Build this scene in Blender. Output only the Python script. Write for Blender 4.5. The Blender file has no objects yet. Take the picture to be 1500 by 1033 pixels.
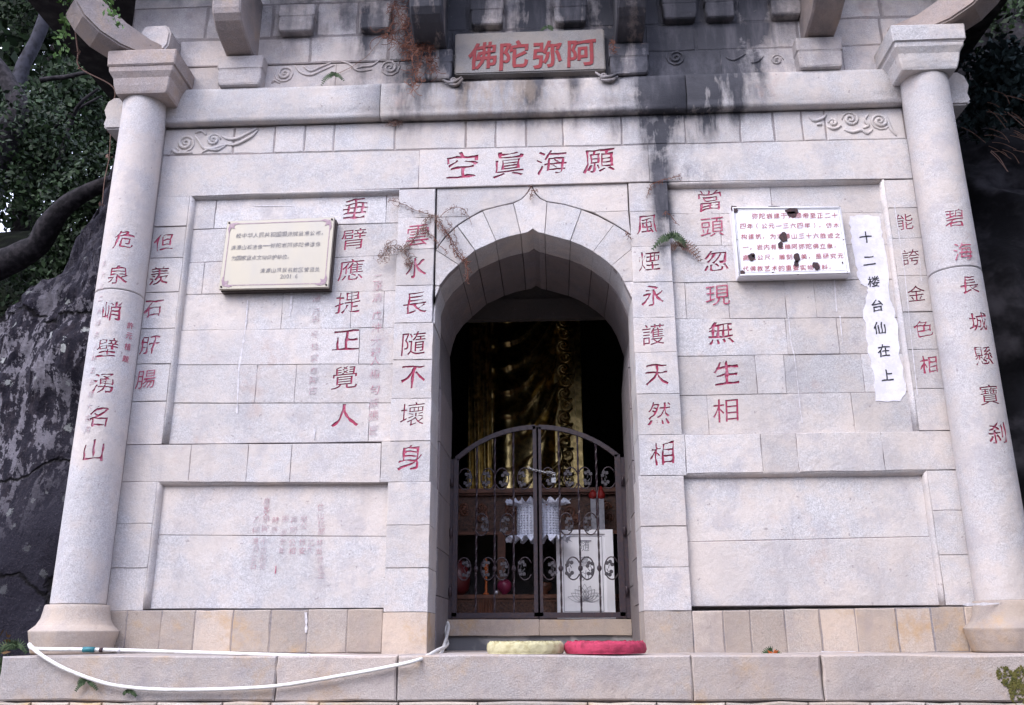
import bpy, bmesh, math, random
import numpy as np
from mathutils import Vector, Matrix, noise
random.seed(7); np.random.seed(7)
S = bpy.context.scene
COL = S.collection
RAD = math.radians

# ------------------------------------------------------------ camera, light, exposure
CAMZ = 0.10; CAMD = 5.4; F = 1322.0
PIT, ROLL, YAW = RAD(17.33), RAD(-0.18), RAD(2.67)
_w = Vector((-math.sin(YAW)*math.cos(PIT), math.cos(YAW)*math.cos(PIT), math.sin(PIT)))
_r0 = Vector((math.cos(YAW), math.sin(YAW), 0)); _u0 = _r0.cross(_w)
_r = _r0*math.cos(ROLL) + _u0*math.sin(ROLL); _u = -_r0*math.sin(ROLL) + _u0*math.cos(ROLL)
cam_d = bpy.data.cameras.new('camera'); cam = bpy.data.objects.new('camera', cam_d); COL.objects.link(cam)
cam.matrix_world = Matrix(((_r.x, _u.x, -_w.x, 0), (_r.y, _u.y, -_w.y, -CAMD), (_r.z, _u.z, -_w.z, CAMZ), (0, 0, 0, 1)))
cam_d.sensor_width = 36; cam_d.lens = F/1500*36; cam_d.clip_end = 500; cam_d.clip_start = .05
S.camera = cam
world = bpy.data.worlds.new('World'); S.world = world; world.use_nodes = True
wn = world.node_tree.nodes; wl = world.node_tree.links
bg = wn['Background']; sky = wn.new('ShaderNodeTexSky'); sky.sky_type = 'NISHITA'; sky.sun_disc = False
SUN_EL, SUN_AZ = RAD(44), RAD(214)      # azimuth measured clockwise from +Y
sky.sun_elevation = SUN_EL; sky.sun_rotation = SUN_AZ; sky.air_density = 1.0; sky.dust_density = 4.0
grey = wn.new('ShaderNodeMixRGB'); grey.blend_type = 'MIX'; grey.inputs[0].default_value = .72
grey.inputs[2].default_value = (6.75, 7.1, 9.35, 1)
wl.new(sky.outputs[0], grey.inputs[1]); wl.new(grey.outputs[0], bg.inputs[0]); bg.inputs[1].default_value = .15
sun_d = bpy.data.lights.new('sun', 'SUN'); sun_d.energy = .7; sun_d.angle = RAD(35); sun_d.color = (1, .97, .96)
sun = bpy.data.objects.new('sun', sun_d); COL.objects.link(sun)
sd = Vector((math.sin(SUN_AZ)*math.cos(SUN_EL), math.cos(SUN_AZ)*math.cos(SUN_EL), math.sin(SUN_EL)))
sun.rotation_euler = sd.to_track_quat('Z', 'Y').to_euler(); sun.location = (0, -6, 12)
S.view_settings.view_transform = 'Standard'; S.view_settings.look = 'None'; S.view_settings.gamma = 1
S.view_settings.use_curve_mapping = False; S.view_settings.exposure = 1.5

# ------------------------------------------------------------ helpers
def ray(x, y): return _r*((x-750)/F) - _u*((y-516.5)/F) + _w
def W(x, y, Y=0.0):
    """measured point of the photograph -> world (X, Z) on the real plane at depth Y"""
    d = ray(x, y); k = (CAMD+Y)/d.y
    return d.x*k, CAMZ + d.z*k
def WP(x, y, Y=0.0):
    X, Z = W(x, y, Y); return Vector((X, Y, Z))
def tag(o, label=None, cat=None, group=None, kind=None):
    if label: o['label'] = label
    if cat: o['category'] = cat
    if group: o['group'] = group
    if kind: o['kind'] = kind
    return o
def empty(name, loc, label, cat, group=None):
    o = bpy.data.objects.new(name, None); COL.objects.link(o); o.location = loc; o.empty_display_size = .1
    bpy.context.view_layer.update()
    return tag(o, label, cat, group)
def link(name, me, mat=None, parent=None, smooth=False):
    o = bpy.data.objects.new(name, me); COL.objects.link(o)
    if mat is not None and not me.materials: me.materials.append(mat)
    if smooth: me.polygons.foreach_set('use_smooth', [True]*len(me.polygons))
    if parent is not None:
        o.parent = parent
        if parent.type == 'EMPTY': o.matrix_parent_inverse = Matrix.Translation(-parent.location)
    return o
def root_loc(o):
    v = Vector((0, 0, 0))
    while o is not None:
        if o.type == 'EMPTY': v = v + o.location
        o = o.parent
    return v
def mesh(name, V, Fc):
    me = bpy.data.meshes.new(name); me.from_pydata([tuple(v) for v in V], [], Fc); me.validate(); me.update(); return me
class MB:
    def __init__(s): s.V = []; s.F = []
    def add(s, V, Fc):
        n = len(s.V); s.V += [tuple(v) for v in V]; s.F += [tuple(i+n for i in f) for f in Fc]
    def box(s, x0, x1, y0, y1, z0, z1, M=None):
        V = [Vector((x, y, z)) for x in (x0, x1) for y in (y0, y1) for z in (z0, z1)]
        if M is not None: V = [M @ v for v in V]
        s.add(V, [(0, 1, 3, 2), (4, 6, 7, 5), (0, 4, 5, 1), (2, 3, 7, 6), (0, 2, 6, 4), (1, 5, 7, 3)])
    def tube(s, P, r, n=6, cap=True):
        P = [Vector(p) for p in P]; R = r if isinstance(r, (list, tuple)) else [r]*len(P)
        if len(P) < 2: return
        V = []; Fc = []; up = None
        for i, p in enumerate(P):
            t = (P[min(i+1, len(P)-1)] - P[max(i-1, 0)])
            if t.length < 1e-9: t = Vector((0, 0, 1))
            t.normalize()
            if up is None: up = t.orthogonal().normalized()
            up = (up - t*up.dot(t))
            if up.length < 1e-6: up = t.orthogonal()
            up.normalize(); b = t.cross(up)
            for k in range(n):
                a = 2*math.pi*k/n; V.append(p + (up*math.cos(a) + b*math.sin(a))*R[i])
        for i in range(len(P)-1):
            for k in range(n):
                k2 = (k+1) % n; Fc.append((i*n+k, i*n+k2, (i+1)*n+k2, (i+1)*n+k))
        if cap: Fc += [tuple(range(n-1, -1, -1)), tuple((len(P)-1)*n+k for k in range(n))]
        s.add(V, Fc)
    def lathe(s, prof, c=(0, 0, 0), n=32):
        V = []; Fc = []
        for (r, z) in prof:
            for k in range(n):
                a = 2*math.pi*k/n; V.append((c[0]+r*math.cos(a), c[1]+r*math.sin(a), c[2]+z))
        for i in range(len(prof)-1):
            for k in range(n):
                k2 = (k+1) % n; Fc.append((i*n+k, i*n+k2, (i+1)*n+k2, (i+1)*n+k))
        Fc += [tuple(range(n-1, -1, -1)), tuple((len(prof)-1)*n+k for k in range(n))]
        s.add(V, Fc)
    def build(s, name, mat, parent=None, smooth=False):
        return link(name, mesh(name, s.V, s.F), mat, parent, smooth)
def sm(P, n=6):
    """Catmull-Rom through points"""
    P = [Vector(p) for p in P]; out = []
    for i in range(len(P)-1):
        a = P[max(i-1, 0)]; b = P[i]; c = P[i+1]; d = P[min(i+2, len(P)-1)]
        for k in range(n):
            t = k/n
            out.append(.5*((2*b) + (c-a)*t + (2*a-5*b+4*c-d)*t*t + (3*b-a-3*c+d)*t**3))
    out.append(P[-1]); return out

# ------------------------------------------------------------ materials
class NT:
    def __init__(s, name, rough=.8, metal=0.0):
        s.m = bpy.data.materials.new(name); s.m.use_nodes = True; s.n = s.m.node_tree.nodes; s.l = s.m.node_tree.links
        s.b = s.n['Principled BSDF']; s.b.inputs['Roughness'].default_value = rough; s.b.inputs['Metallic'].default_value = metal
        s.pos = s.n.new('ShaderNodeNewGeometry').outputs['Position']
        s.sep = None
    def set(s, sock, v):
        if hasattr(v, 'is_linked') or hasattr(v, 'links'): s.l.new(v, sock)
        else: sock.default_value = v
    def math(s, op, a, b=0.0, c=0.0, clamp=False):
        n = s.n.new('ShaderNodeMath'); n.operation = op; n.use_clamp = clamp
        for i, v in enumerate((a, b, c)): s.set(n.inputs[i], v)
        return n.outputs[0]
    def xyz(s):
        if s.sep is None:
            s.sep = s.n.new('ShaderNodeSeparateXYZ'); s.l.new(s.pos, s.sep.inputs[0])
        return s.sep.outputs
    def noise(s, scale, detail=3, rough=.55, stretch=None, off=None):
        n = s.n.new('ShaderNodeTexNoise'); n.inputs['Scale'].default_value = scale; n.inputs['Detail'].default_value = detail; n.inputs['Roughness'].default_value = rough
        v = s.pos
        if stretch or off is not None:
            mp = s.n.new('ShaderNodeMapping'); s.l.new(s.pos, mp.inputs[0])
            if stretch: mp.inputs['Scale'].default_value = stretch
            if off is not None: mp.inputs['Location'].default_value = off
            v = mp.outputs[0]
        s.l.new(v, n.inputs['Vector']); return n.outputs['Fac']
    def ramp(s, v, a, b):
        n = s.n.new('ShaderNodeMapRange'); n.interpolation_type = 'SMOOTHSTEP'; s.set(n.inputs[0], v)
        n.inputs[1].default_value = a; n.inputs[2].default_value = b; return n.outputs[0]
    def mix(s, f, a, b, blend='MIX'):
        n = s.n.new('ShaderNodeMixRGB'); n.blend_type = blend
        s.set(n.inputs[0], f)
        for i, v in ((1, a), (2, b)):
            if isinstance(v, tuple): n.inputs[i].default_value = (*v[:3], 1)
            else: s.l.new(v, n.inputs[i])
        return n.outputs[0]
    def rnd(s):
        return s.n.new('ShaderNodeObjectInfo').outputs['Random']
    def color(s, c):
        if isinstance(c, tuple): s.b.inputs['Base Color'].default_value = (*c[:3], 1)
        else: s.l.new(c, s.b.inputs['Base Color'])
    def bump(s, h, dist=.002, strength=1.0):
        n = s.n.new('ShaderNodeBump'); n.inputs['Distance'].default_value = dist; n.inputs['Strength'].default_value = strength
        s.l.new(h, n.inputs['Height']); s.l.new(n.outputs[0], s.b.inputs['Normal'])
    def gaus(s, sock, c, w):
        d = s.math('DIVIDE', s.math('SUBTRACT', sock, c), w); d = s.math('MULTIPLY', d, d)
        return s.math('EXPONENT', s.math('MULTIPLY', d, -1.0))

def granite(name, base=(.485, .478, .495), tan=0.0, var=.10, grime=1.0, fine=1.0, stains=True):
    g = NT(name, .88); r = g.rnd()
    speck = g.noise(130, 3, .75); sp2 = g.noise(62, 3, .7); blot = g.noise(1.7, 4, .6); med = g.noise(9, 4, .65)
    c = g.mix(g.ramp(speck, .36, .64), tuple(x*.76 for x in base), tuple(min(1, x*1.16) for x in base))
    c = g.mix(g.math('MULTIPLY', g.ramp(sp2, .56, .74), .45), c, (base[0]*.5, base[1]*.48, base[2]*.52))
    warm = (base[0]*1.04, base[1]*.88, base[2]*.74)
    c = g.mix(g.math('MULTIPLY', g.ramp(med, .44, .70), .35), c, warm); c = g.mix(g.math('MULTIPLY', g.ramp(g.noise(2.6, 5, .7, off=(7, 2, 3)), .42, .62), .70), c, (base[0]*1.16, base[1]*1.05, base[2]*.93))
    c = g.mix(g.math('MULTIPLY', g.ramp(g.noise(5.5, 5, .7, off=(1, 8, 3)), .50, .66), .45), c, (base[0]*.70, base[1]*.69, base[2]*.74))
    pit = g.noise(34, 2, .5, off=(4, 4, 4)); c = g.mix(g.math('MULTIPLY', g.ramp(pit, .70, .76), .55), c, (.16, .13, .14))
    c = g.mix(g.math('MULTIPLY', g.math('FRACT', g.math('MULTIPLY', r, 7.31)), .20+tan*.3), c, warm)
    c = g.mix(g.math('MULTIPLY', g.ramp(blot, .42, .68), .32), c, tuple(x*.72 for x in base))
    bri = g.math('ADD', 1-var, g.math('MULTIPLY', r, 2*var))
    bc = g.n.new('ShaderNodeCombineColor')
    for i in range(3): g.l.new(bri, bc.inputs[i])
    c = g.mix(1.0, c, bc.outputs[0], 'MULTIPLY')
    if tan:
        t2 = g.noise(3.2, 5, .7, off=(3, 1, 7)); c = g.mix(g.math('MULTIPLY', g.ramp(t2, .5, .72), tan), c, (.43, .285, .15))
        t3 = g.noise(2.3, 4, .7, off=(9, 4, 2)); c = g.mix(g.math('MULTIPLY', g.ramp(t3, .52, .72), .5), c, (.23, .2, .2))
    if stains:
        X, Y, Z = g.xyz()
        nz = g.noise(1.0, 5, .65, stretch=(6.5, 3, 1.3)); nb = g.noise(4.2, 5, .65)
        run = g.math('ADD', .12, g.math('MULTIPLY', g.math('MULTIPLY', g.ramp(nz, .28, .66), g.ramp(nb, .24, .60)), .88))
        tot = None
        for (cx, wx, z0, z1, amt) in ((.86, .26, 3.0, 3.75, 1.25), (1.10, .26, 3.15, 3.6, 1.1), (.74, .07, 2.0, 3.1, 1.0), (-.72, .2, 3.6, 4.0, 1.1), (.3, .35, 3.62, 4.3, .45), (-.35, .5, 3.3, 3.9, .4), (-.15, .07, 3.2, 3.6, .35), (1.6, .5, 3.7, 4.2, .35), (-.58, .05, 3.3, 3.7, .7), (-.08, .06, 3.35, 3.72, .6), (.17, .045, 3.2, 3.7, .7), (.47, .07, 3.1, 3.6, .8), (.62, .04, 2.9, 3.4, .6), (1.45, .05, 3.3, 3.8, .4), (-1.3, .05, 3.4, 3.8, .35), (-1.5, .6, 3.8, 4.3, .35), (-.95, .16, 3.15, 3.55, .5)):
            k = g.math('MULTIPLY', g.math('MULTIPLY', g.gaus(X, cx, wx), g.ramp(Z, z0, z1)), amt)
            tot = k if tot is None else g.math('ADD', tot, k)
        m1 = g.math('MULTIPLY', g.math('MULTIPLY', tot, run), 2.1*grime, clamp=True)
        hi = g.math('MULTIPLY', g.ramp(Z, 3.8, 4.5), g.ramp(nb, .42, .68)); hi = g.math('MULTIPLY', hi, .5*grime)
        c = g.mix(hi, c, (.16, .155, .175)); c = g.mix(m1, c, (.040, .041, .052))
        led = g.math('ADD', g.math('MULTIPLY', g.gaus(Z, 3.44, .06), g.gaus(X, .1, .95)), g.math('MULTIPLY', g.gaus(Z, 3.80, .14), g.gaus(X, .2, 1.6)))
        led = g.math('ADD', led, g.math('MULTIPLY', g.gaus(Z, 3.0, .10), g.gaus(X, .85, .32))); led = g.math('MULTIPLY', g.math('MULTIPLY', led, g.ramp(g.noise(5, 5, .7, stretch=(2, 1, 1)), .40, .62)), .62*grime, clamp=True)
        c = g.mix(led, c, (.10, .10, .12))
        brn = g.math('MULTIPLY', g.math('MULTIPLY', g.gaus(Z, 3.6, .2), g.gaus(X, -.35, .5)), g.ramp(g.noise(4, 4, .6, stretch=(2.5, 1, .8)), .42, .60)); c = g.mix(g.math('MULTIPLY', brn, .6), c, (.30, .235, .18))
        lo = g.math('MULTIPLY', g.ramp(nz, .5, .72), .22*grime); c = g.mix(lo, c, (.25, .235, .26))
        rust = g.math('MULTIPLY', g.ramp(g.noise(2.1, 6, .75, off=(5, 5, 5)), .60, .74), .35); c = g.mix(rust, c, (.42, .29, .24))
    g.color(c)
    h = g.math('ADD', g.math('MULTIPLY', g.noise(120, 4, .7), .35*fine), g.math('MULTIPLY', g.noise(22, 4, .6), 1.0))
    h = g.math('ADD', h, g.math('MULTIPLY', g.noise(5, 3, .5), 1.6)); g.bump(h, .006, .9)
    return g.m
M_ST = granite('granite')
M_BASE = granite('tan_granite', (.41, .37, .34), tan=.85, var=.2)
M_STEP = granite('rough_step_granite', (.42, .39, .385), tan=.6, var=.1, fine=2.2)
M_COL = granite('column_granite', (.455, .448, .468), var=.03, grime=.35)
M_UP = granite('weathered_granite', (.48, .46, .475), var=.12, grime=1.25)
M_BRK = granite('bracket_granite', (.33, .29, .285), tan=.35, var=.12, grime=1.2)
M_TAB = granite('tablet_stone', (.25, .245, .245), var=.02, grime=.3, stains=False)
M_REV = granite('reveal_granite', (.19, .175, .19), var=.15, grime=1.0)  # darker than the wall stone: grime plus the arch's shade put into the colour
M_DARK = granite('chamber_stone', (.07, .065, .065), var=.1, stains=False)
def simple(name, c, rough=.7, metal=0.0, nscale=30, namt=.3, bump=.001, c2=None, thr=(.4, .7)):
    g = NT(name, rough, metal); n = g.noise(nscale, 4, .6)
    g.color(g.mix(g.ramp(n, *thr), c, c2 or tuple(x*(1-namt) for x in c)))
    if bump: g.bump(n, bump, .8)
    if rough >= .9: g.b.inputs['Specular IOR Level'].default_value = .12
    return g.m
M_MORT = granite('mortar', (.27, .25, .26), var=0, fine=3)
M_LIME = simple('lime_mortar', (.62, .6, .63), .9, nscale=40)
M_CEM = simple('wet_cement', (.12, .12, .13), .6, nscale=3, c2=(.27, .26, .26), thr=(.52, .6))
M_WHITE = None
g = NT('whitewash', .9); n = g.noise(14, 6, .7); n2 = g.noise(160, 3, .6)
g.color(g.mix(g.ramp(n, .36, .62), (.60, .59, .65), (.70, .69, .76))); g.bump(g.math('ADD', n, g.math('MULTIPLY', n2, .4)), .003); M_WHITE = g.m
g = NT('red_carving_paint', .7); n = g.noise(45, 4, .7); n2 = g.noise(3, 3, .6)
g.color(g.mix(g.ramp(g.math('ADD', g.math('MULTIPLY', n, .6), g.math('MULTIPLY', n2, .4)), .44, .62), (.34, .016, .050), (.47, .16, .25))); M_CARVE = g.m
g = NT('faded_carving_paint', .8); n = g.noise(45, 4, .7); n2 = g.noise(5, 3, .6)
g.color(g.mix(g.ramp(g.math('ADD', g.math('MULTIPLY', n, .6), g.math('MULTIPLY', n2, .4)), .40, .58), (.40, .17, .21), (.46, .40, .43))); M_CARVE2 = g.m
g = NT('faint_ink', .9); n = g.noise(60, 4, .7)
g.color(g.mix(g.ramp(n, .38, .56), (.40, .25, .28), (.47, .44, .46))); M_FAINT = g.m
g = NT('groove_wall_crimson', .7); n = g.noise(30, 4, .7); g.color(g.mix(g.ramp(n, .4, .65), (.20, .010, .035), (.33, .06, .11))); M_CARVED = g.m  # cut walls get a darker crimson than the groove floor
g = NT('pink_worn_paint', .8); n = g.noise(38, 4, .7); n2 = g.noise(3, 3, .6); g.color(g.mix(g.ramp(g.math('ADD', g.math('MULTIPLY', n, .6), g.math('MULTIPLY', n2, .4)), .45, .66), (.33, .030, .085), (.50, .22, .30))); M_CARVE = g.m
M_RED = simple('bright_red_paint', (.24, .008, .014), .65, nscale=60, c2=(.17, .014, .02))
M_BLACK = simple('black_ink', (.012, .012, .018), .8, nscale=80, c2=(.05, .05, .06))
M_IRON = simple('purple_brown_iron_paint', (.028, .020, .030), .5, nscale=45, c2=(.050, .028, .030), bump=.0008)
M_IRON2 = simple('dull_iron_leaf', (.06, .055, .065), .55, .1, nscale=60)
M_STEEL = simple('polished_chain', (.55, .55, .56), .3, 1.0, nscale=60)
g = NT('bronze_gilding', .28, 1.0); n = g.noise(14, 4, .6); g.color(g.mix(g.ramp(n, .35, .65), (.86, .67, .30), (.44, .33, .14))); g.bump(g.noise(26, 3, .5), .003); M_GOLD = g.m
M_WOOD = simple('red_brown_lacquered_wood', (.17, .065, .035), .45, nscale=14, c2=(.09, .035, .02))
M_WOOD2 = simple('carved_wood', (.11, .045, .025), .5, nscale=55, c2=(.03, .014, .01), bump=.006)
g = NT('brushed_steel', .5, .0); n = g.noise(60, 3, .5, stretch=(1, 1, .05)); g.color(g.mix(n, (.90, .90, .93), (.80, .80, .85))); M_BOX = g.m
M_BOXD = simple('engraved_steel', (.34, .34, .38), .45, .3)
M_LACE = simple('white_lace', (.50, .53, .63), .8, nscale=60, c2=(.33, .35, .45))
g = NT('worn_brass_sheet', .5, .25); n = g.noise(1.1, 4, .6, stretch=(2, 1, .6)); n2 = g.noise(4, 5, .7, off=(3, 3, 3))
c = g.mix(g.ramp(n, .3, .7), (.41, .375, .30), (.33, .325, .32)); c = g.mix(g.math('MULTIPLY', g.ramp(n2, .55, .75), .4), c, (.48, .43, .32)); g.color(c); M_BRASS = g.m
M_BRASSD = simple('dull_lilac_etching', (.27, .19, .235), .6, .2, nscale=60, c2=(.36, .28, .3))
M_BRASST = simple('grey_etched_text', (.17, .165, .18), .6, .2, nscale=50, c2=(.36, .34, .31), thr=(.42, .66))
M_BRASSE = simple('dark_brass_edge', (.07, .055, .05), .5, .5)
M_ENAM = simple('white_enamel', (.80, .80, .84), .25, nscale=5, c2=(.74, .74, .79), bump=0)
M_RUST = simple('dark_rust', (.028, .018, .026), .8, nscale=80, c2=(.08, .035, .03))
M_ETXT = simple('dull_red_print', (.33, .055, .075), .7, nscale=110, c2=(.45, .2, .22))
M_HOSE = simple('white_plastic_pipe', (.76, .75, .73), .45, nscale=9, c2=(.52, .49, .45), thr=(.5, .75), bump=0)
M_TEAL = simple('teal_tape', (.02, .16, .19), .5, nscale=60)
M_YEL = simple('pale_yellow_cloth', (.47, .44, .27), .85, nscale=22, c2=(.34, .30, .16), bump=.012)
M_PINK = simple('crimson_cloth', (.40, .03, .08), .8, nscale=22, c2=(.24, .015, .045), bump=.012)
M_PINK2 = simple('pink_glaze', (.26, .03, .08), .35, nscale=20)
M_ORG = simple('orange_wax', (.5, .11, .02), .5, nscale=20)
M_REDC = simple('red_ribbon', (.28, .012, .01), .6, nscale=30)
def leafmat(name, c, c2, rough=.6):
    g = NT(name, rough); g.b.inputs['Specular IOR Level'].default_value = .2; i = g.n.new('ShaderNodeNewGeometry').outputs['Random Per Island']
    g.color(g.mix(i, c, c2)); return g.m
M_LEAF = leafmat('dark_green_leaf', (.006, .012, .006), (.026, .052, .018))
M_LEAF2 = leafmat('blue_green_leaf', (.008, .016, .018), (.045, .075, .078))
M_LEAF3 = leafmat('fresh_green_leaf', (.05, .12, .03), (.13, .22, .07))
M_FERN = leafmat('fern_green', (.025, .05, .025), (.08, .115, .055))
M_DRY = leafmat('dried_stem', (.10, .055, .045), (.26, .17, .14), .9)
M_DRY2 = leafmat('reddish_dried_stem', (.07, .025, .018), (.22, .10, .07), .9)
M_BARK = simple('dark_bark', (.012, .011, .013), .9, nscale=18, c2=(.035, .031, .035), bump=.01)
M_BARK2 = simple('pale_bark', (.045, .045, .058), .9, nscale=12, c2=(.02, .02, .024), bump=.01)
g = NT('lichen_rock', .85); g.b.inputs['Specular IOR Level'].default_value = .15; X, Y, Z = g.xyz(); n = g.noise(5.5, 6, .68, stretch=(1.4, 1, .7)); n2 = g.noise(11, 6, .75); n3 = g.noise(90, 3, .7); lar = g.noise(.9, 3, .5)
c = g.mix(n2, (.010, .010, .018), (.030, .027, .040)); c = g.mix(g.math('MULTIPLY', g.ramp(n3, .55, .75), .35), c, (.16, .14, .17))  # rock base colour darkened to stand in for tree shade
slope = g.math('ADD', g.math('MULTIPLY', Z, .5), g.math('MULTIPLY', g.math('ADD', X, 3.4), -.55))   # lichen where the rock is broken, none on the smooth face
zone = g.math('MULTIPLY', g.ramp(slope, .35, .95), g.math('SUBTRACT', 1.0, g.math('MULTIPLY', g.ramp(Z, 2.0, 2.9), .85)))
n4 = g.noise(42, 5, .75); n5 = g.noise(13, 5, .7, stretch=(1.5, 1, .8), off=(2, 2, 2))
lm = g.math('MULTIPLY', g.ramp(g.math('ADD', g.math('ADD', g.math('MULTIPLY', n, .50), g.math('MULTIPLY', n5, .34)), g.math('MULTIPLY', n4, .16)), .508, .530), zone, clamp=True)
c = g.mix(g.math('MULTIPLY', g.ramp(n5, .45, .62), g.math('MULTIPLY', zone, .55)), c, (.075, .062, .075))
c = g.mix(g.math('MULTIPLY', lm, .8), c, g.mix(n4, (.13, .12, .15), (.38, .365, .41))); v = g.n.new('ShaderNodeTexVoronoi'); v.inputs['Scale'].default_value = 5.5; g.l.new(g.pos, v.inputs['Vector'])
sp = g.math('MULTIPLY', g.math('LESS_THAN', g.math('ADD', v.outputs['Distance'], g.math('MULTIPLY', n4, .5)), .40), g.math('GREATER_THAN', n5, .42))
c = g.mix(g.math('MULTIPLY', sp, g.math('ADD', .15, g.math('MULTIPLY', zone, .7))), c, (.42, .44, .44)); c = g.mix(g.math('MULTIPLY', g.ramp(lar, .55, .7), .5), c, (.10, .075, .10))
vc = g.n.new('ShaderNodeTexVoronoi'); vc.feature = 'DISTANCE_TO_EDGE'; vc.inputs['Scale'].default_value = 1.5; vm = g.n.new('ShaderNodeMixRGB'); vm.inputs[0].default_value = .28; g.l.new(g.pos, vm.inputs[1]); vt = g.n.new('ShaderNodeTexNoise'); vt.inputs['Scale'].default_value = 3; vt.inputs['Detail'].default_value = 5; g.l.new(g.pos, vt.inputs['Vector']); g.l.new(vt.outputs['Color'], vm.inputs[2]); g.l.new(vm.outputs[0], vc.inputs['Vector'])
crk = g.ramp(vc.outputs['Distance'], .0, .022); c = g.mix(crk, (.008, .007, .009), c)
g.color(c); g.bump(g.math('ADD', g.math('ADD', g.math('ADD', g.math('MULTIPLY', crk, .8), n2), g.math('MULTIPLY', n4, .5)), g.math('MULTIPLY', n3, .12)), .05); M_ROCK = g.m
M_CLIFF = simple('shade_black_cliff', (.008, .008, .010), .95, nscale=2.8, c2=(.055, .052, .060), thr=(.45, .75), bump=.05)  # near-black colour stands in for the shade of trees over the cliff
M_EARTH = simple('dark_forest_earth', (.006, .007, .005), .95, nscale=6, c2=(.014, .018, .010), bump=.03)
M_PAVE = simple('ground_stone', (.12, .11, .10), .9, nscale=5, c2=(.08, .075, .07), bump=.005)
M_ROOF = simple('shaded_roof_stone', (.035, .032, .035), .9, nscale=8, c2=(.07, .065, .065), bump=.01)  # eave shadow is put into this dark stone colour
M_MOSS = simple('yellow_green_moss', (.12, .11, .035), .95, nscale=40, c2=(.05, .06, .02), bump=.006)

# ------------------------------------------------------------ setting
me = MB(); me.add([(-60, -60, -1.45), (60, -60, -1.45), (60, 80, -1.45), (-60, 80, -1.45)], [(0, 1, 2, 3)])
o = me.build('ground', M_PAVE); tag(o, kind='structure')

# ------------------------------------------------------------ temple
TEMPLE = empty('stone_temple', (-.15, 0, 0), 'small granite temple front with round corner columns, pointed arch doorway and red carved couplets', 'temple')
STONES = []     # (object, polygon bounds, front plane) for the carving pass
def poly_area(P): return sum(P[i][0]*P[(i+1) % len(P)][1]-P[(i+1) % len(P)][0]*P[i][1] for i in range(len(P)))/2
def stone(P, Y, depth=.14, mat=None, name='stone_block', gap=None, bev=.0020, jit=.0022, proud=None, seg=True, parent=None):
    """a dressed stone: polygon P of (X, Z) with joints recessed round it, irregular arrises"""
    if poly_area(P) < 0: P = P[::-1]
    gap = random.uniform(.0002, .0016) if gap is None else gap
    Q = []
    n = len(P)
    for i in range(n):
        a = Vector(P[i]); b = Vector(P[(i+1) % n]); Q.append(a)
        L = (b-a).length
        k = (1 if L < .22 else 2 if L < .7 else 3) if seg else 0
        for j in range(k): Q.append(a.lerp(b, (j+1)/(k+1)) + Vector((random.uniform(-jit, jit), random.uniform(-jit, jit))))
    m = len(Q)
    def inset(R, d, rough=0):
        out = []
        for i in range(len(R)):
            p0 = R[i-1]; p1 = R[i]; p2 = R[(i+1) % len(R)]
            e1 = (p1-p0).normalized(); e2 = (p2-p1).normalized()
            n1 = Vector((-e1.y, e1.x)); n2 = Vector((-e2.y, e2.x)); bi = n1+n2
            if bi.length < .3: bi = n1
            bi = bi/max(.5, bi.dot(n1)*1.0) if bi.dot(n1) > 0 else n1
            out.append(p1 + bi*(d+random.uniform(0, rough)))
        return out
    A = inset(Q, gap, .0012); B = inset(A, bev, bev*.35)
    pr = random.uniform(-.0025, .0025) if proud is None else proud
    V = [(p.x, Y+depth, p.y) for p in A] + [(p.x, Y+bev+pr, p.y) for p in A] + [(p.x, Y+pr, p.y) for p in B]
    Fc = [tuple(range(m))]
    for i in range(m):
        j = (i+1) % m
        Fc += [(i+m, j+m, j, i)[::-1], (i+2*m, j+2*m, j+m, i+m)[::-1]]
    Fc.append(tuple(range(3*m-1, 2*m-1, -1)))
    me = mesh(name, V, Fc)
    bm = bmesh.new(); bm.from_mesh(me); bmesh.ops.recalc_face_normals(bm, faces=bm.faces); bm.to_mesh(me); bm.free()
    o = link(name, me, mat or M_ST, parent or TEMPLE)
    xs = [p[0] for p in P]; zs = [p[1] for p in P]
    STONES.append((o, (min(xs), max(xs), min(zs), max(zs)), Y+pr, [tuple(p) for p in P]))
    return o
CORES = []
def core(P, Y, t=.06, shrink=1.0):
    CORES.append([P, Y, t, shrink, None])
def build_cores():
    m = MB()
    for P, Y, t, shrink, o in CORES:
        if shrink < 1: mx = sum(p[0] for p in P)/len(P); mz = sum(p[1] for p in P)/len(P); P = [(mx+(x-mx)*shrink, mz+(z-mz)*shrink) for x, z in P]
        Y = Y + (random.uniform(.0105, .0130) if o and o.name in CARVED else random.uniform(.0030, .0045))
        if poly_area(P) < 0: P = P[::-1]
        n = len(P)
        m.add([(x, Y, z) for x, z in P] + [(x, Y+t, z) for x, z in P], [tuple(range(n)), tuple(range(2*n-1, n-1, -1))] + [(i, i+n, (i+1) % n+n, (i+1) % n) for i in range(n)])
    m.build('mortar_bed', M_MORT, TEMPLE)
def xv(v, y):   # pixel (>=10) or world value
    if isinstance(v, tuple): return v[0]
    return W(v, y)[0]
def zl(spec):   # (x0,y0,x1,y1) measured line or a world height -> function of X
    if isinstance(spec, (int, float)): return lambda X: spec
    if len(spec) == 2: z = W(*spec)[1]; return lambda X: z
    x0, y0, x1, y1 = spec; A = W(x0, y0); B = W(x1, y1)
    return lambda X: A[1] + (B[1]-A[1])*(X-A[0])/(B[0]-A[0])
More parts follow.
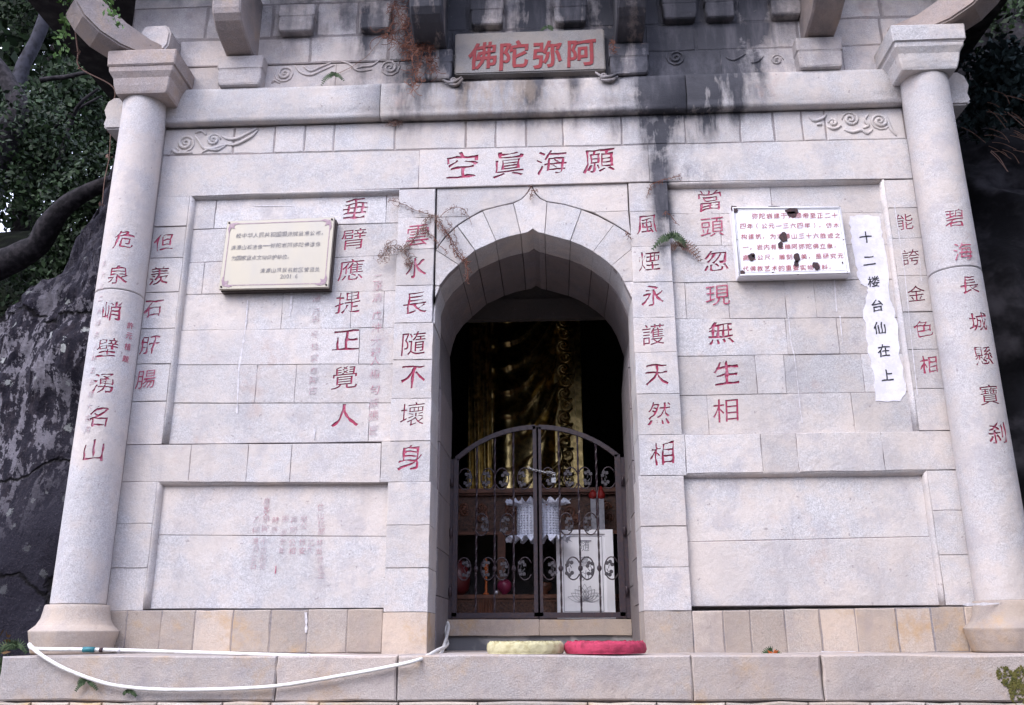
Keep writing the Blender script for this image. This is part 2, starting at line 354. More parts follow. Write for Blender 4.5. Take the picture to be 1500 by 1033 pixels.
def row(top, bot, joints, Y=0.0, mat=None, depth=.14, **k):
    ft, fb = zl(top), zl(bot)
    ym = None
    for s in (top, bot):
        if isinstance(s, tuple): ym = s[1] if ym is None else (ym+s[1])/2
    X = [xv(j, ym or 500) for j in joints]; out = []
    for a, b in zip(X[:-1], X[1:]):
        P = [(a, fb(a)), (b, fb(b)), (b, ft(b)), (a, ft(a))]
        core(P, Y, .06, .97 if depth > .3 else 1.0); out.append(stone(P, Y, depth, mat, **k)); CORES[-1][4] = out[-1]
    return out
XL, XR = -2.67, 2.36
# outer piers
PL0, PL1 = (-2.67,), (-2.428,)
ys = [288, 332, 378, 428, 481, 533, 588, 651]
for a, b in zip(ys[:-1], ys[1:]): row((250, a), (225, b), [PL0, PL1])
ys = [706, 767, 832, 895]
for a, b in zip(ys[:-1], ys[1:]): row((200, a), (200, b), [PL0, PL1])
PR0, PR1 = (2.185,), (2.37,)
ys = [263, 304, 349, 404, 457, 512, 570, 631]
for a, b in zip(ys[:-1], ys[1:]): row((1335, a), (1335, b), [PR0, PR1])
ys = [689, 748, 813, 887]
for a, b in zip(ys[:-1], ys[1:]): row((1390, a), (1390, b), [(2.197,), PR1])
# door piers
DL0, DL1 = (-1.005,), (-.748,)
ys = [277, 319, 365, 418, 473, 527, 584, 646, 706, 769, 832, 897, 961.5]
for i, (a, b) in enumerate(zip(ys[:-1], ys[1:])): row((610, a), (610, b), [DL0 if i != 7 else (-1.055,), (-.760,) if i < 4 else (-.752,) if i < 8 else (-.744,)], depth=.35, mat=M_BASE if i == 11 else None)
ys = [268, 309, 361, 413, 465, 516, 577, 637, 697, 771, 831, 895, 963]
for i, (a, b) in enumerate(zip(ys[:-1], ys[1:])): row((950, a), (975, b), [(.522,) if i < 3 else (.512,) if i < 8 else (.500,), (.778,) if i < 7 else (.79,) if i == 7 else (.772,)], depth=.35, mat=M_BASE if i == 11 else None)
# panels, recessed
PY = .042
def panel(rows, x0, x1):
    for (t, b, js) in rows: row(t, b, [(x0,)]+js+[(x1,)], Y=PY)
panel([((282, 287, 585, 276), (290, 332, 500, 325), [312, 564]), ((290, 332, 500, 325), (290, 381, 500, 373), [328]),
       ((290, 381, 500, 373), (290, 428, 500, 424), [294, 440]), ((290, 428, 500, 424), (290, 481, 500, 478), [410, 512, 560]),
       ((290, 481, 500, 478), (290, 532, 500, 531), [524]), ((290, 532, 500, 531), (290, 588, 500, 588), [372, 430]),
       ((290, 588, 500, 588), 1.238, [540])], -2.43, -1.0)
panel([((230, 706, 570, 707), (230, 783, 570, 785), []), ((230, 783, 570, 785), .248, [])], -2.43, -1.0)
panel([((1000, 268, 1290, 264), (1000, 309, 1290, 308), [1132]), ((1000, 309, 1290, 308), (1000, 356, 1290, 354), [1057]),
       ((1000, 356, 1290, 354), (1000, 411, 1290, 406), []), ((1000, 411, 1290, 406), (1000, 464, 1290, 462), [1006, 1069, 1153, 1197]),
       ((1000, 464, 1290, 462), (1000, 519, 1290, 515), [1155, 1231]), ((1000, 519, 1290, 515), (1000, 577, 1290, 572), [1110, 1153, 1268]),
       ((1000, 577, 1290, 572), 1.235, [1037, 1250])], .77, 2.2)
panel([((1003, 695, 1360, 690), (1005, 793, 1370, 785), []), ((1005, 793, 1370, 785), .248, [])], .76, 2.21)
# mouldings: quarter-round strips on the frame round each panel
def moulding(a, b, inward, r=.04, y0=.0):
    a = Vector((a[0], 0, a[1])); b = Vector((b[0], 0, b[1])); inn = Vector((inward[0], 0, inward[1]))
    prof = [(0, .0015)] + [(r*.72*math.sin(t), r*1.15*(1-math.cos(t))+.0015) for t in [math.pi/2*k/6 for k in range(1, 7)]] + [(r*.72, .09), (0, .09)]
    V = []; n = len(prof); K = 8
    for k in range(K+1):
        p = a.lerp(b, k/K) ; w = random.uniform(-.0012, .0012)
        V += [p + inn*(u+w) + Vector((0, v, 0)) for u, v in prof]
    Fc = [(k*n+i, k*n+(i+1) % n, (k+1)*n+(i+1) % n, (k+1)*n+i) for k in range(K) for i in range(n)] + [tuple(range(n)), tuple(range(K*n+n-1, K*n-1, -1))]
    me = mesh('panel_moulding', V, Fc); bm = bmesh.new(); bm.from_mesh(me); bmesh.ops.recalc_face_normals(bm, faces=bm.faces); bm.to_mesh(me); bm.free()
    return link('panel_moulding', me, M_ST, TEMPLE, True)
for (x0, x1, z0, z1, both) in ((-2.428, -1.0, 1.238, 2.948, 1), (-2.428, -1.0, .248, 1.005, 1), (.781, 2.185, 1.24, 2.945, 1), (.78, 2.197, .248, 1.02, 1)):
    moulding((x0+.001, z1), (x1-.001, z1), (0, -1))
    if x0 < 0: moulding((x0, z0), (x0, z1), (1, 0))
    else: moulding((x1, z0), (x1, z1), (-1, 0), .030)
# middle band
row((180, 652, 570, 649), (180, 706, 570, 707), [(XL,), 278, 362, 426, (-1.055,)])
row((1010, 637, 1410, 631), (1010, 694, 1410, 688), [(.79,), 1116, 1169, 1294, (2.37,)])
# base course
row((185, 894), (185, 957.5), [(XL,), 183, 235, 284, 340, 395, 450, 508, (-1.005,)], mat=M_BASE, jit=.004, bev=.005)
row((1010, 895, 1385, 889), (1010, 962, 1430, 955), [(.772,), 1061, 1101, 1152, 1203, 1256, 1316, 1368, 1418, (2.6,)], mat=M_BASE, jit=.004, bev=.005)
# lintel, frieze
row((245, 228, 1325, 204), (238, 289, 584, 276), [(XL,), (-.875,)])
row((245, 228, 1325, 204), (584, 276.5, 949, 266), [(-.875,), (.665,)])
row((245, 228, 1325, 204), (949, 267, 1330, 262), [(.665,), (2.37,)])
FRZ = row((250, 189, 1312, 158), (245, 228, 1325, 204), [(XL,), 342, 402, 446, 489, 578, 682, 726, 771, 825, 911, 1005, 1086, 1136, 1178, 1212, (2.37,)], bev=.007, jit=.004)
# great beam: pulvinated profile swept along X
def beam(x0, x1):
    z0, z1 = 3.462, 3.725
    prof = [(.05, z0), (-.050, z0), (-.062, z0+.008), (-.064, z0+.034)] + [(-.064-.012*math.sin(math.pi*(k/8)**.8), z0+.04+(z1-z0-.045)*k/8) for k in range(9)] + [(-.045, z1-.002), (.1, z1-.002)]
    n = len(prof); K = max(3, int((x1-x0)/.2)); V = []
    for k in range(K+1):
        x = x0+.003+(x1-x0-.006)*k/K
        V += [(x, y+random.uniform(-.003, .003)*(y < 0), z+random.uniform(-.0025, .0025)) for y, z in prof]
    Fc = [(k*n+i, k*n+(i+1) % n, (k+1)*n+(i+1) % n, (k+1)*n+i) for k in range(K) for i in range(n)] + [tuple(range(n)), tuple(range(K*n+n-1, K*n-1, -1))]
    me = mesh('beam_stone', V, Fc); bm = bmesh.new(); bm.from_mesh(me); bmesh.ops.recalc_face_normals(bm, faces=bm.faces); bm.to_mesh(me); bm.free()
    for p in me.polygons: p.use_smooth = len(p.vertices) == 4
    link('beam_stone', me, M_ST, TEMPLE)
for a, b in ((XL-.03, W(560, 150)[0]), (W(560, 150)[0], W(1003, 140)[0]), (W(1003, 140)[0], 2.40)): beam(a, b)
# upper courses
RA_T, RA_B = 3.952, 3.725
def wx(px, y, Y=0.0): return (W(px, y, Y)[0],)
row(RA_T-.01, RA_B, [(-2.72,), wx(269, 112), wx(322, 108), wx(385, 107), wx(492, 104), wx(605, 92), wx(667, 90)], mat=M_UP)
row(RA_T, RA_B, [wx(887, 84), wx(893, 84), wx(950, 84), wx(1055, 84), wx(1167, 84), wx(1235, 84), (2.42,)], mat=M_UP)
row(3.948, RA_B, [wx(667, 90), wx(770, 84), wx(887, 84)], mat=M_UP)
row(4.175, RA_T, [(-2.9,), wx(262, 70), wx(375, 65), wx(455, 62), wx(570, 58), wx(660, 55), wx(738, 45), wx(860, 40), wx(945, 40), wx(1018, 44), wx(1095, 44), wx(1168, 44), wx(1290, 44), (2.8,)], mat=M_UP, jit=.005, bev=.01)
row(4.46, 4.175, [(-3.0,), (-2.45,), wx(400, 20), wx(465, 20), wx(525, 20), wx(575, 18), wx(685, 12), wx(740, 12), wx(808, 12), wx(862, 12), wx(965, 12), wx(1028, 12), wx(1080, 12), wx(1130, 12), wx(1180, 12), wx(1290, 12), (2.9,)], mat=M_UP, jit=.005, bev=.01)
row(4.7, 4.46, [(-3.0,), (-2.0,), (-1.2,), (-.3,), (.6,), (1.5,), (2.9,)], mat=M_UP)
# small corbel cubes (a block with a waist)
def corbel(x0, x1, z0, z1, p, name='corbel_block', waist=.55):
    h = z1-z0; xc = (x0+x1)/2; hw = (x1-x0)/2
    lev = [(0, .86), (.08, .92), (.22, .95), (waist-.07, .955), (waist-.02, .92), (waist+.02, 1.0), (.97, 1.0), (1.0, .985)]
    V = []; Fc = []
    for t, s in lev:
        z = z0+h*t; a = hw*s; b = p*s
        j = [random.uniform(-.003, .003) for _ in range(4)]
        V += [(xc-a+j[0], .1, z), (xc-a+j[1], -b, z), (xc, -b+j[2], z), (xc+a+j[3], -b, z), (xc+a, .1, z)]
    n = 5
    for k in range(len(lev)-1):
        for i in range(n): Fc.append((k*n+i, k*n+(i+1) % n, (k+1)*n+(i+1) % n, (k+1)*n+i))
    Fc += [tuple(range(n)), tuple(range(len(V)-1, len(V)-n-1, -1))]
    me = mesh(name, V, Fc); bm = bmesh.new(); bm.from_mesh(me); bmesh.ops.recalc_face_normals(bm, faces=bm.faces)
    bmesh.ops.bevel(bm, geom=[e for e in bm.edges if len(e.link_faces) == 2 and e.calc_face_angle(0) > .9 and min(v.co.y for v in e.verts) < .05], offset=.008, segments=1, affect='EDGES')
    bm.to_mesh(me); bm.free()
    return link(name, me, M_UP, TEMPLE)
for a, b, yy in ((319, 385, 106), (605, 663, 90), (892, 950, 82), (1167, 1235, 84)): corbel(W(a, yy, -.08)[0], W(b, yy, -.08)[0], 3.728, 3.965, .10)
for a, b in ((408, 461), (526, 573), (689, 738), (811, 860), (970, 1022), (1033, 1078), (1130, 1176)):
    corbel(W(a, 20, -.06)[0], W(b, 20, -.06)[0], 4.18, 4.40, .07)
# projecting bracket arms
def arm(xc, w, lean=0.0, zb=3.97, out=.40):
    prof = [(.05, zb), (-.06, zb)] + [(-.06-(out-.06)*math.sin(t), zb+.15*(1-math.cos(t))+.01) for t in [math.pi/2*k/6 for k in range(1, 7)]] + [(-out-.02, zb+.34), (-out+.02, zb+.50), (.05, zb+.50)]
    n = len(prof); V = []; xs = [-w/2, -w/2+.012, w/2-.012, w/2]
    for i, x in enumerate(xs):
        for (y, z) in prof:
            e = .010 if i in (0, 3) else 0
            cy, cz = -.15, zb+.3
            d = Vector((y-cy, z-cz)); d = d.normalized()*e if d.length else d
            V.append((xc+x+lean*(z-zb)+random.uniform(-.002, .002), y-d.x, z-d.y))
    Fc = [(k*n+i, k*n+(i+1) % n, (k+1)*n+(i+1) % n, (k+1)*n+i) for k in range(3) for i in range(n)] + [tuple(range(n)), tuple(range(3*n+n-1, 3*n-1, -1))]
    me = mesh('bracket_arm', V, Fc); bm = bmesh.new(); bm.from_mesh(me); bmesh.ops.recalc_face_normals(bm, faces=bm.faces); bm.to_mesh(me); bm.free()
    return link('bracket_arm', me, M_BRK, TEMPLE)
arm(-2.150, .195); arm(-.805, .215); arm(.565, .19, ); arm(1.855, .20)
# corner: capital, diagonal arm, dou block, behind-column beam end
def solid(prof_pts, M, w, name, mat=M_BRK, bev=.012):
    """prism of a (u, z) outline, width w, placed by matrix M (u, across, z)"""
    n = len(prof_pts); V = [M @ Vector((u, -w/2, z)) for u, z in prof_pts] + [M @ Vector((u, w/2, z)) for u, z in prof_pts]
    me = mesh(name, V, [tuple(range(n)), tuple(range(2*n-1, n-1, -1))] + [(i, i+n, (i+1) % n+n, (i+1) % n) for i in range(n)])
    bm = bmesh.new(); bm.from_mesh(me); bmesh.ops.recalc_face_normals(bm, faces=bm.faces)
    bmesh.ops.bevel(bm, geom=[e for e in bm.edges if len(e.link_faces) == 2 and e.calc_face_angle(0) > .7], offset=bev, segments=2, affect='EDGES')
    for f in bm.faces: pass
    for v in bm.verts: v.co += noise.noise_vector(v.co*7)*.005
    bm.to_mesh(me); bm.free(); return link(name, me, mat, TEMPLE)
def capital(xc, yc):
    lev = [(3.575, .172), (3.59, .178), (3.63, .188), (3.68, .196), (3.72, .218), (3.745, .222), (3.752, .212), (3.76, .232), (3.865, .236), (3.875, .228)]
    V = []; Fc = []; n = 8
    for z, a in lev:
        for (sx, sy) in ((-1, -1), (0, -1), (1, -1), (1, 0), (1, 1), (0, 1), (-1, 1), (-1, 0)):
            V.append((xc+sx*a+random.uniform(-.002, .002), yc+sy*a, z+random.uniform(-.002, .002)))
    for k in range(len(lev)-1):
        for i in range(n): Fc.append((k*n+i, k*n+(i+1) % n, (k+1)*n+(i+1) % n, (k+1)*n+i))
    Fc += [tuple(range(n-1, -1, -1)), tuple((len(lev)-1)*n+i for i in range(n))]
    me = mesh('capital', V, Fc); bm = bmesh.new(); bm.from_mesh(me); bmesh.ops.recalc_face_normals(bm, faces=bm.faces)
    bmesh.ops.bevel(bm, geom=[e for e in bm.edges if e.calc_face_angle(0) > 1.2], offset=.008, segments=1, affect='EDGES')
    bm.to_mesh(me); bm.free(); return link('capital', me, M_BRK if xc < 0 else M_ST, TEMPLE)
CL = (-2.768, -.10); CR = (2.489, -.10)
capital(-2.728, -.085); capital(2.47, -.085)
for s, (cx, cy) in ((-1, CL), (1, CR)):
    d = Vector((s, -.9, 0)).normalized() if s < 0 else Vector((s, -.75, 0)).normalized(); ac = Vector((-d.y, d.x, 0))
    M = Matrix(((d.x, ac.x, 0, cx), (d.y, ac.y, 0, cy), (0, 0, 1, 3.885), (0, 0, 0, 1)))
    solid([(-.15, 0), (.10, 0), (.24, .012), (.38, .055), (.49, .13), (.56, .22), (.52, .36), (.40, .31), (.22, .20), (.05, .145), (-.15, .13)], M, .23, 'corner_arm')
    M2 = Matrix(((d.x, ac.x, 0, cx), (d.y, ac.y, 0, cy), (0, 0, 1, 4.36), (0, 0, 0, 1)))
    solid([(.25, 0.02), (.62, .02), (.95, .16), (1.1, .4), (1.0, .45), (.2, .30)], M2, .24, 'corner_arm', M_UP)
    bx = W(162, 165, .0)[0] if s < 0 else W(1400, 130, .0)[0]
    M3 = Matrix.Translation((cx, .06, 3.44))
    e = [(0, 0), (s*.29, 0), (s*.315, .03), (s*.30, .09), (s*.32, .15), (s*.30, .22), (s*.26, .25), (0, .25)]
    solid(e, M3, .22, 'beam_end', M_ST)
MD = Matrix.Translation((W(236, 40, -.1)[0], -.06, 4.0))
solid([(-.09, 0), (-.06, -.02), (.07, -.02), (.10, .02), (.11, .12), (.08, .18), (-.08, .18), (-.11, .12)], MD, .22, 'corner_corbel', M_UP)
# columns
def drum(c, z0, z1, r0, r1, name='column_drum'):
    n = 96; lev = [(r0-.005, z0+.002), (r0, z0+.008)] + [(r0+(r1-r0)*k/10, z0+(z1-z0)*k/10) for k in range(1, 10)] + [(r1, z1-.008), (r1-.005, z1-.002)]
    m = MB(); m.lathe(lev, (c[0], c[1], 0), n); o = m.build(name, M_COL, TEMPLE)
    for p in o.data.polygons: p.use_smooth = len(p.vertices) == 4
    return o
DR = {}
DR['L0'] = drum(CL, .268, 2.175, .149, .1455); DR['L1'] = drum(CL, 2.175, 3.60, .1455, .141)
DR['R0'] = drum(CR, .262, 2.205, .157, .152); DR['R1'] = drum(CR, 2.205, 3.64, .152, .146)
for c in (CL, CR):
    m = MB(); m.lathe([(.21, 0), (.215, .01), (.238, .115), (.24, .125), (.232, .132), (.205, .155), (.186, .19), (.177, .235), (.174, .262), (.168, .268)], (c[0], c[1], 0), 48)
    o = m.build('column_base', M_BASE, TEMPLE)
    for p in o.data.polygons: p.use_smooth = len(p.vertices) == 4 and abs(p.normal.z) < .75
    m = MB(); m.box(c[0]-.12, c[0]+.12, -.08, .15, .0, 3.7); m.build('column_core', M_MORT, TEMPLE)
# arch facing: spandrels and voussoirs, 1 m deep
AY = .015
def AP(x, y): return W(x, y, AY)
INTR = [(633, 470), (633, 456), (638, 436), (644, 419), (656, 403), (672, 388), (696, 367), (711, 360.5), (726.5, 353), (745, 347), (763, 343), (772, 341), (777, 338), (780.5, 336), (784, 338), (789, 341), (798, 343), (817, 348), (835.5, 353), (853, 360), (869, 368.6), (884, 379), (896, 389), (909, 405), (918, 421), (926, 441), (931, 456), (933, 470)]
EXTR = {'a': (636, 366), 'b': (669.6, 331), 'c': (707, 309), 'd': (752, 298), 'e': (778.5, 272), 'f': (801.5, 296), 'g': (852, 307), 'h': (899.6, 329), 'i': (925, 345)}
def vs(ext, i0, i1): return [AP(*p) for p in ext] + [AP(*p) for p in INTR[i0:i1+1][::-1]]
VO = []
def vou(P, depth=.32): core(P, AY, .05, .95); VO.append(stone(P, AY, depth, M_ST, 'voussoir', jit=.001))
vou(vs([(638, 366), EXTR['b']], 5, 6) if False else [AP(638, 366), AP(653, 347), AP(669.6, 331), AP(696, 367), AP(684, 377), AP(672, 388)])
vou([AP(*p) for p in [(669.6, 331), (688, 319), (707, 309), (726.5, 353), (711, 360), (696, 367)]])
vou([AP(*p) for p in [(707, 309), (729, 303), (752, 298), (763, 343), (745, 347), (726.5, 353)]])
vou([AP(*p) for p in [(752, 298), (764, 292), (773, 283), (778.5, 273), (784, 284), (791, 291), (801.5, 296), (798, 343), (789, 341), (784, 338), (780.5, 335.5), (777, 338), (772, 341), (763, 343)]])
vou([AP(*p) for p in [(801.5, 296), (827, 300), (852, 307), (835.5, 353), (817, 348), (798, 343)]])
vou([AP(*p) for p in [(852, 307), (877, 317), (899.6, 329), (869, 368.6), (853, 360), (835.5, 353)]])
vou([AP(*p) for p in [(899.6, 329), (925, 345), (925, 365), (896, 389), (884, 379), (869, 368.6)]])
vou([AP(*p) for p in [(638, 366), (672, 388), (656, 403), (644, 419), (637, 419)]])
vou([AP(*p) for p in [(637, 419), (644, 419), (638, 436), (634, 456), (634, 473), (636, 473)]])
vou([AP(*p) for p in [(925, 365), (931, 412), (914, 413), (907, 401), (896, 389)]])
vou([AP(*p) for p in [(914, 413), (930.5, 412), (934.5, 470), (932, 456), (926, 437)]])
# spandrel slabs
def sp(P): core(P, AY, .2); stone(P, AY, .15, M_ST, 'spandrel_stone', jit=.001)
sp([AP(*p) for p in [(640, 276.5), (778, 272), (772, 283), (763, 292), (751, 297), (728, 302.5), (706, 308), (689, 317.5), (639.5, 318.5)]])
sp([AP(*p) for p in [(639.5, 318.5), (689, 317.5), (669, 330.5), (652, 346.5), (639, 364)]])
sp([AP(*p) for p in [(779, 272), (919, 268), (920.5, 309), (869, 311), (852, 306), (827, 299), (802, 295), (792, 290.5), (785, 283)]])
sp([AP(*p) for p in [(869, 311), (920.5, 309), (924, 343), (900, 328), (878, 316)]])
# barrel of the arch and jamb reveals, one stone behind another, following the same outline in depth
def XZm(p): return W(p[0], p[1], AY)
def ogee(n=60):
    P = [XZm(p) for p in INTR]; L = [(P[0][0], .02)] + P + [(P[-1][0], .02)]
    return L
OUT = [XZm(p) for p in INTR]
LB = [(-.740, z) for z in (.0, .33, .62, .97, 1.30, 1.66)] ; RB = [(.501, z) for z in (.0, .27, .55, .83, 1.16, 1.5, 1.78)]
def reveal(p, q, y0, y1, nrm=None):
    """barrel stone between outline points p-q (inner face), from depth y0 to y1"""
    p = [Vector(v) for v in p]
    cx, cz = -.12, 1.9
    V = []; n = len(p); g_ = .003
    ins = []
    for i, v in enumerate(p):
        a = p[max(i-1, 0)]; b = p[min(i+1, n-1)]; t = (b-a).normalized(); nn = Vector((t.y, -t.x))
        c0 = Vector((cx, min(v.y, cz)));
        if nn.dot(v-c0) < 0: nn = -nn
        ins.append((v, nn, t))
    for k, (y, e) in enumerate(((y0+g_, .006), (y0+g_+.006, 0), (y1-g_-.006, 0), (y1-g_, .006))):
        for i, (v, nn, t) in enumerate(ins):
            s = g_ if i == 0 else (-g_ if i == n-1 else 0)
            u = v + nn*(e+random.uniform(-.001, .001)) + t*s; V.append((u.x, y, u.y))
        for i, (v, nn, t) in enumerate(ins):
            s = g_ if i == 0 else (-g_ if i == n-1 else 0)
            u = v + nn*.16 + t*s; V.append((u.x, y, u.y))
    m = 2*n; Fc = []
    for k in range(3):
        o0 = k*m; o1 = (k+1)*m
        for i in range(n-1):
            Fc += [(o0+i, o0+i+1, o1+i+1, o1+i), (o0+n+i, o1+n+i, o1+n+i+1, o0+n+i+1)]
        Fc += [(o0, o1, o1+n, o0+n), (o0+n-1, o0+2*n-1, o1+2*n-1, o1+n-1)]
    Fc += [tuple(list(range(n))+list(range(2*n-1, n-1, -1))), tuple((3*m+i) for i in (list(range(n-1, -1, -1))+list(range(n, 2*n))))]
    me = mesh('reveal_stone', V, Fc); bm = bmesh.new(); bm.from_mesh(me); bmesh.ops.recalc_face_normals(bm, faces=bm.faces); bm.to_mesh(me); bm.free()
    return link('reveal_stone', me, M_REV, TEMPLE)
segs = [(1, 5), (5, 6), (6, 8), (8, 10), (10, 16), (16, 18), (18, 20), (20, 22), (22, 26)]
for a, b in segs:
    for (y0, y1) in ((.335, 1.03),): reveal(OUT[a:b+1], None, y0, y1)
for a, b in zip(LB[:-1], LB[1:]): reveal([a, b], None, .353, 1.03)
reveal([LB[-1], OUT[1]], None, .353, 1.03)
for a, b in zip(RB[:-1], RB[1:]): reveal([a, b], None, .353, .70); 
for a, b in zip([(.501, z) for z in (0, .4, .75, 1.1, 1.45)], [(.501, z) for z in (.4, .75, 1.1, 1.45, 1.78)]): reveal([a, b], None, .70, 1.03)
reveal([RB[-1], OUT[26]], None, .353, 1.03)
# mass of the wall behind the facing
BK = [(OUT[i][0]+(-.15 if OUT[i][0] < -.12 else .15)*(1 if i < 8 or i > 18 else .5), OUT[i][1]+(.0 if i < 3 or i > 24 else .12)) for i in (1, 3, 5, 6, 8, 10, 13, 16, 18, 20, 22, 24, 26)]
m = MB(); top = 4.85
LP = [(BK[0][0], .0)] + BK + [(BK[-1][0], .0)]
n = len(LP); T = [(XL if i == 0 else XR if i == n-1 else LP[i][0], 0 if i in (0, n-1) else top) for i in range(n)]
for Yv in (.12, 1.04):
    pass
V = [(x, y, z) for y in (.13, 1.04) for (x, z) in LP] + [(x, y, top) for y in (.13, 1.04) for (x, z) in LP]
Fc = []
for i in range(n-1):
    Fc += [(i, i+1, 2*n+i+1, 2*n+i), (n+i, 3*n+i, 3*n+i+1, n+i+1), (i, n+i, n+i+1, i+1)]
m.add(V, Fc)
for (x0, x1) in ((XL+.03, LP[0][0]), (LP[-1][0], XR-.02)): m.box(x0, x1, .125, 1.038, .0, top)
m.build('wall_core', M_MORT, TEMPLE)
# chamber behind the door
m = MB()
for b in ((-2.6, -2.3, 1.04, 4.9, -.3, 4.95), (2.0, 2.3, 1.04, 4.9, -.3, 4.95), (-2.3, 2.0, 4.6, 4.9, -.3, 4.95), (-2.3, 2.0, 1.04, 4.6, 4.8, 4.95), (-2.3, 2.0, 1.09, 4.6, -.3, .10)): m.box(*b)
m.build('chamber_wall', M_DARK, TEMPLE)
m = MB(); m.box(-.9, .7, 1.10, 1.17, 2.40, 2.56); m.build('inner_lintel', M_DARK, TEMPLE); m = MB(); m.box(-.9, .7, 1.12, 1.15, 2.562, 4.7); m.build('light_block_board', M_DARK, TEMPLE)  # boarding above the lintel is added to keep daylight off the upper statue
# roof
m = MB(); m.add([(-3.98, -.62, 4.76), (3.56, -.62, 4.76), (3.56, 5.6, 4.76), (-3.98, 5.6, 4.76), (-3.98, -.62, 4.9), (3.56, -.62, 4.9), (3.56, 5.6, 4.9), (-3.98, 5.6, 4.9), (-1.6, 1.4, 6.0), (1.3, 1.4, 6.0), (1.3, 3.2, 6.0), (-1.6, 3.2, 6.0)],
      [(3, 2, 1, 0), (0, 1, 5, 4), (1, 2, 6, 5), (2, 3, 7, 6), (3, 0, 4, 7), (4, 5, 9, 8), (5, 6, 10, 9), (6, 7, 11, 10), (7, 4, 8, 11), (8, 9, 10, 11)])
m.build('roof', M_ROOF, TEMPLE)
m = MB(); m.box(XL+.02, XL+.3, 1.04, 5.0, -.2, 4.62); m.box(XR-.3, XR-.02, 1.04, 5.0, -.2, 4.62); m.build('side_wall', M_ROOF, TEMPLE)
# threshold
m = MB(); m.box(-.742, -.10, .93, 1.10, .088, .196); o = stone([(-.74, .088), (-.118, .088), (-.118, .196), (-.74, .196)], .92, .2, M_BASE, 'threshold_stone'); stone([(-.118, .088), (.50, .088), (.50, .194), (-.118, .194)], .922, .2, M_BASE, 'threshold_stone')
m = MB(); m.box(-.742, .502, .945, 1.09, -.02, .089); m.build('cement_riser', M_CEM, TEMPLE)
# steps / platform
def step_stones(z1, z0, xs, Yf, mat, depth, **k):
    for a, b in zip(xs[:-1], xs[1:]):
        stone([(a, z0), (b, z0), (b, z1), (a, z1)], Yf, depth, mat, 'step_stone', gap=.0025, bev=.007, jit=.006, **k)
SY = -.60
def sx(px): return W(px, 990, SY)[0]
xs0 = [sx(-2), sx(404), sx(582), sx(1014), sx(1205), sx(1640)]
step_stones(0.0, -.222, xs0, SY, M_STEP, .615, proud=0)
step_stones(-.222, -.43, [sx(v) for v in (-12, 52, 108, 155, 235, 330, 400, 470, 585, 700, 860, 960, 1060, 1180, 1270, 1350, 1400, 1500, 1640)], SY-.012, M_BASE, .4)
for i, z in enumerate((-.43, -.70, -1.0)):
    zz = (-.70, -1.0, -1.46)[i]; xx = [-3.2+.62*k+.2*(i % 2) for k in range(11)]; xx[0] = -3.06; step_stones(z, zz, xx, SY-.01, M_BASE, .4)
m = MB(); m.box(sx(0)+.05, 3.0, SY+.03, 1.09, -1.45, -.012); m.build('platform_core', M_MORT, TEMPLE)
m = MB(); m.box(-2.9, 3.0, .0, 1.0, -.06, -.004); m.build('door_paving', M_BASE, TEMPLE)

# ------------------------------------------------------------ carving pass
GL = {}
def glyph(ch, weight=0.0):
    key = (ch, weight)
    if key in GL: return GL[key]
    cu = bpy.data.curves.new('t', 'FONT'); cu.body = ch; cu.offset = weight; cu.resolution_u = 3
    o = bpy.data.objects.new('t', cu); COL.objects.link(o); bpy.context.view_layer.update()
    me = bpy.data.meshes.new_from_object(o.evaluated_get(bpy.context.evaluated_depsgraph_get()))
    bpy.data.objects.remove(o); bpy.data.curves.remove(cu)
    bm = bmesh.new(); bm.from_mesh(me); bpy.data.meshes.remove(me); bmesh.ops.remove_doubles(bm, verts=bm.verts, dist=.0004)
    GL[key] = bm; return bm
def brush(ch, weight=0.0, seed=0, sub=.12, amp=.045):
    """glyph in the unit em square centred on 0, given a hand-cut wobble"""
    bm = glyph(ch, weight).copy()
    for _ in range(2):
        es = [e for e in bm.edges if e.calc_length() > sub]
        if es: bmesh.ops.subdivide_edges(bm, edges=es, cuts=1, use_grid_fill=False)
    bmesh.ops.triangulate(bm, faces=bm.faces)
    xs = [v.co.x for v in bm.verts]; ys_ = [v.co.y for v in bm.verts]
    if not xs: return bm
    cx = (min(xs)+max(xs))/2; cy = (min(ys_)+max(ys_))/2
    k = .84/max(max(xs)-min(xs), (max(ys_)-min(ys_))*.95, .35)
    for v in bm.verts:
        p = Vector(((v.co.x-cx)*k, (v.co.y-cy)*k, 0))
        q = noise.noise_vector(Vector((p.x*2.2+seed*7.3, p.y*2.2, seed))); q2 = noise.noise_vector(Vector((p.x*9+seed*3.1, p.y*9, seed+5)))
        v.co = p + Vector((q.x+.35*q2.x, q.y+.35*q2.y, 0))*amp + Vector((p.y*.04, p.x*.10, 0))
    return bm
def fatten(bm, d, var=0.0, seed=0.0):
    off = {}
    for e in bm.edges:
        if len(e.link_faces) == 1:
            c = e.link_faces[0].calc_center_median(); a, b = e.verts; t = (b.co-a.co).normalized(); nn = Vector((-t.y, t.x, 0))
            if nn.dot((a.co+b.co)/2-c) < 0: nn = -nn
            for v in (a, b): off.setdefault(v, []).append(nn)
    for v, l in off.items():
        q = sum(l, Vector()); 
        if q.length > .2: q = q.normalized()*min(1.6, len(l)/q.length); v.co += q*(d+var*noise.noise(Vector((v.co.x*5+seed, v.co.y*5, 1.7)))*2)
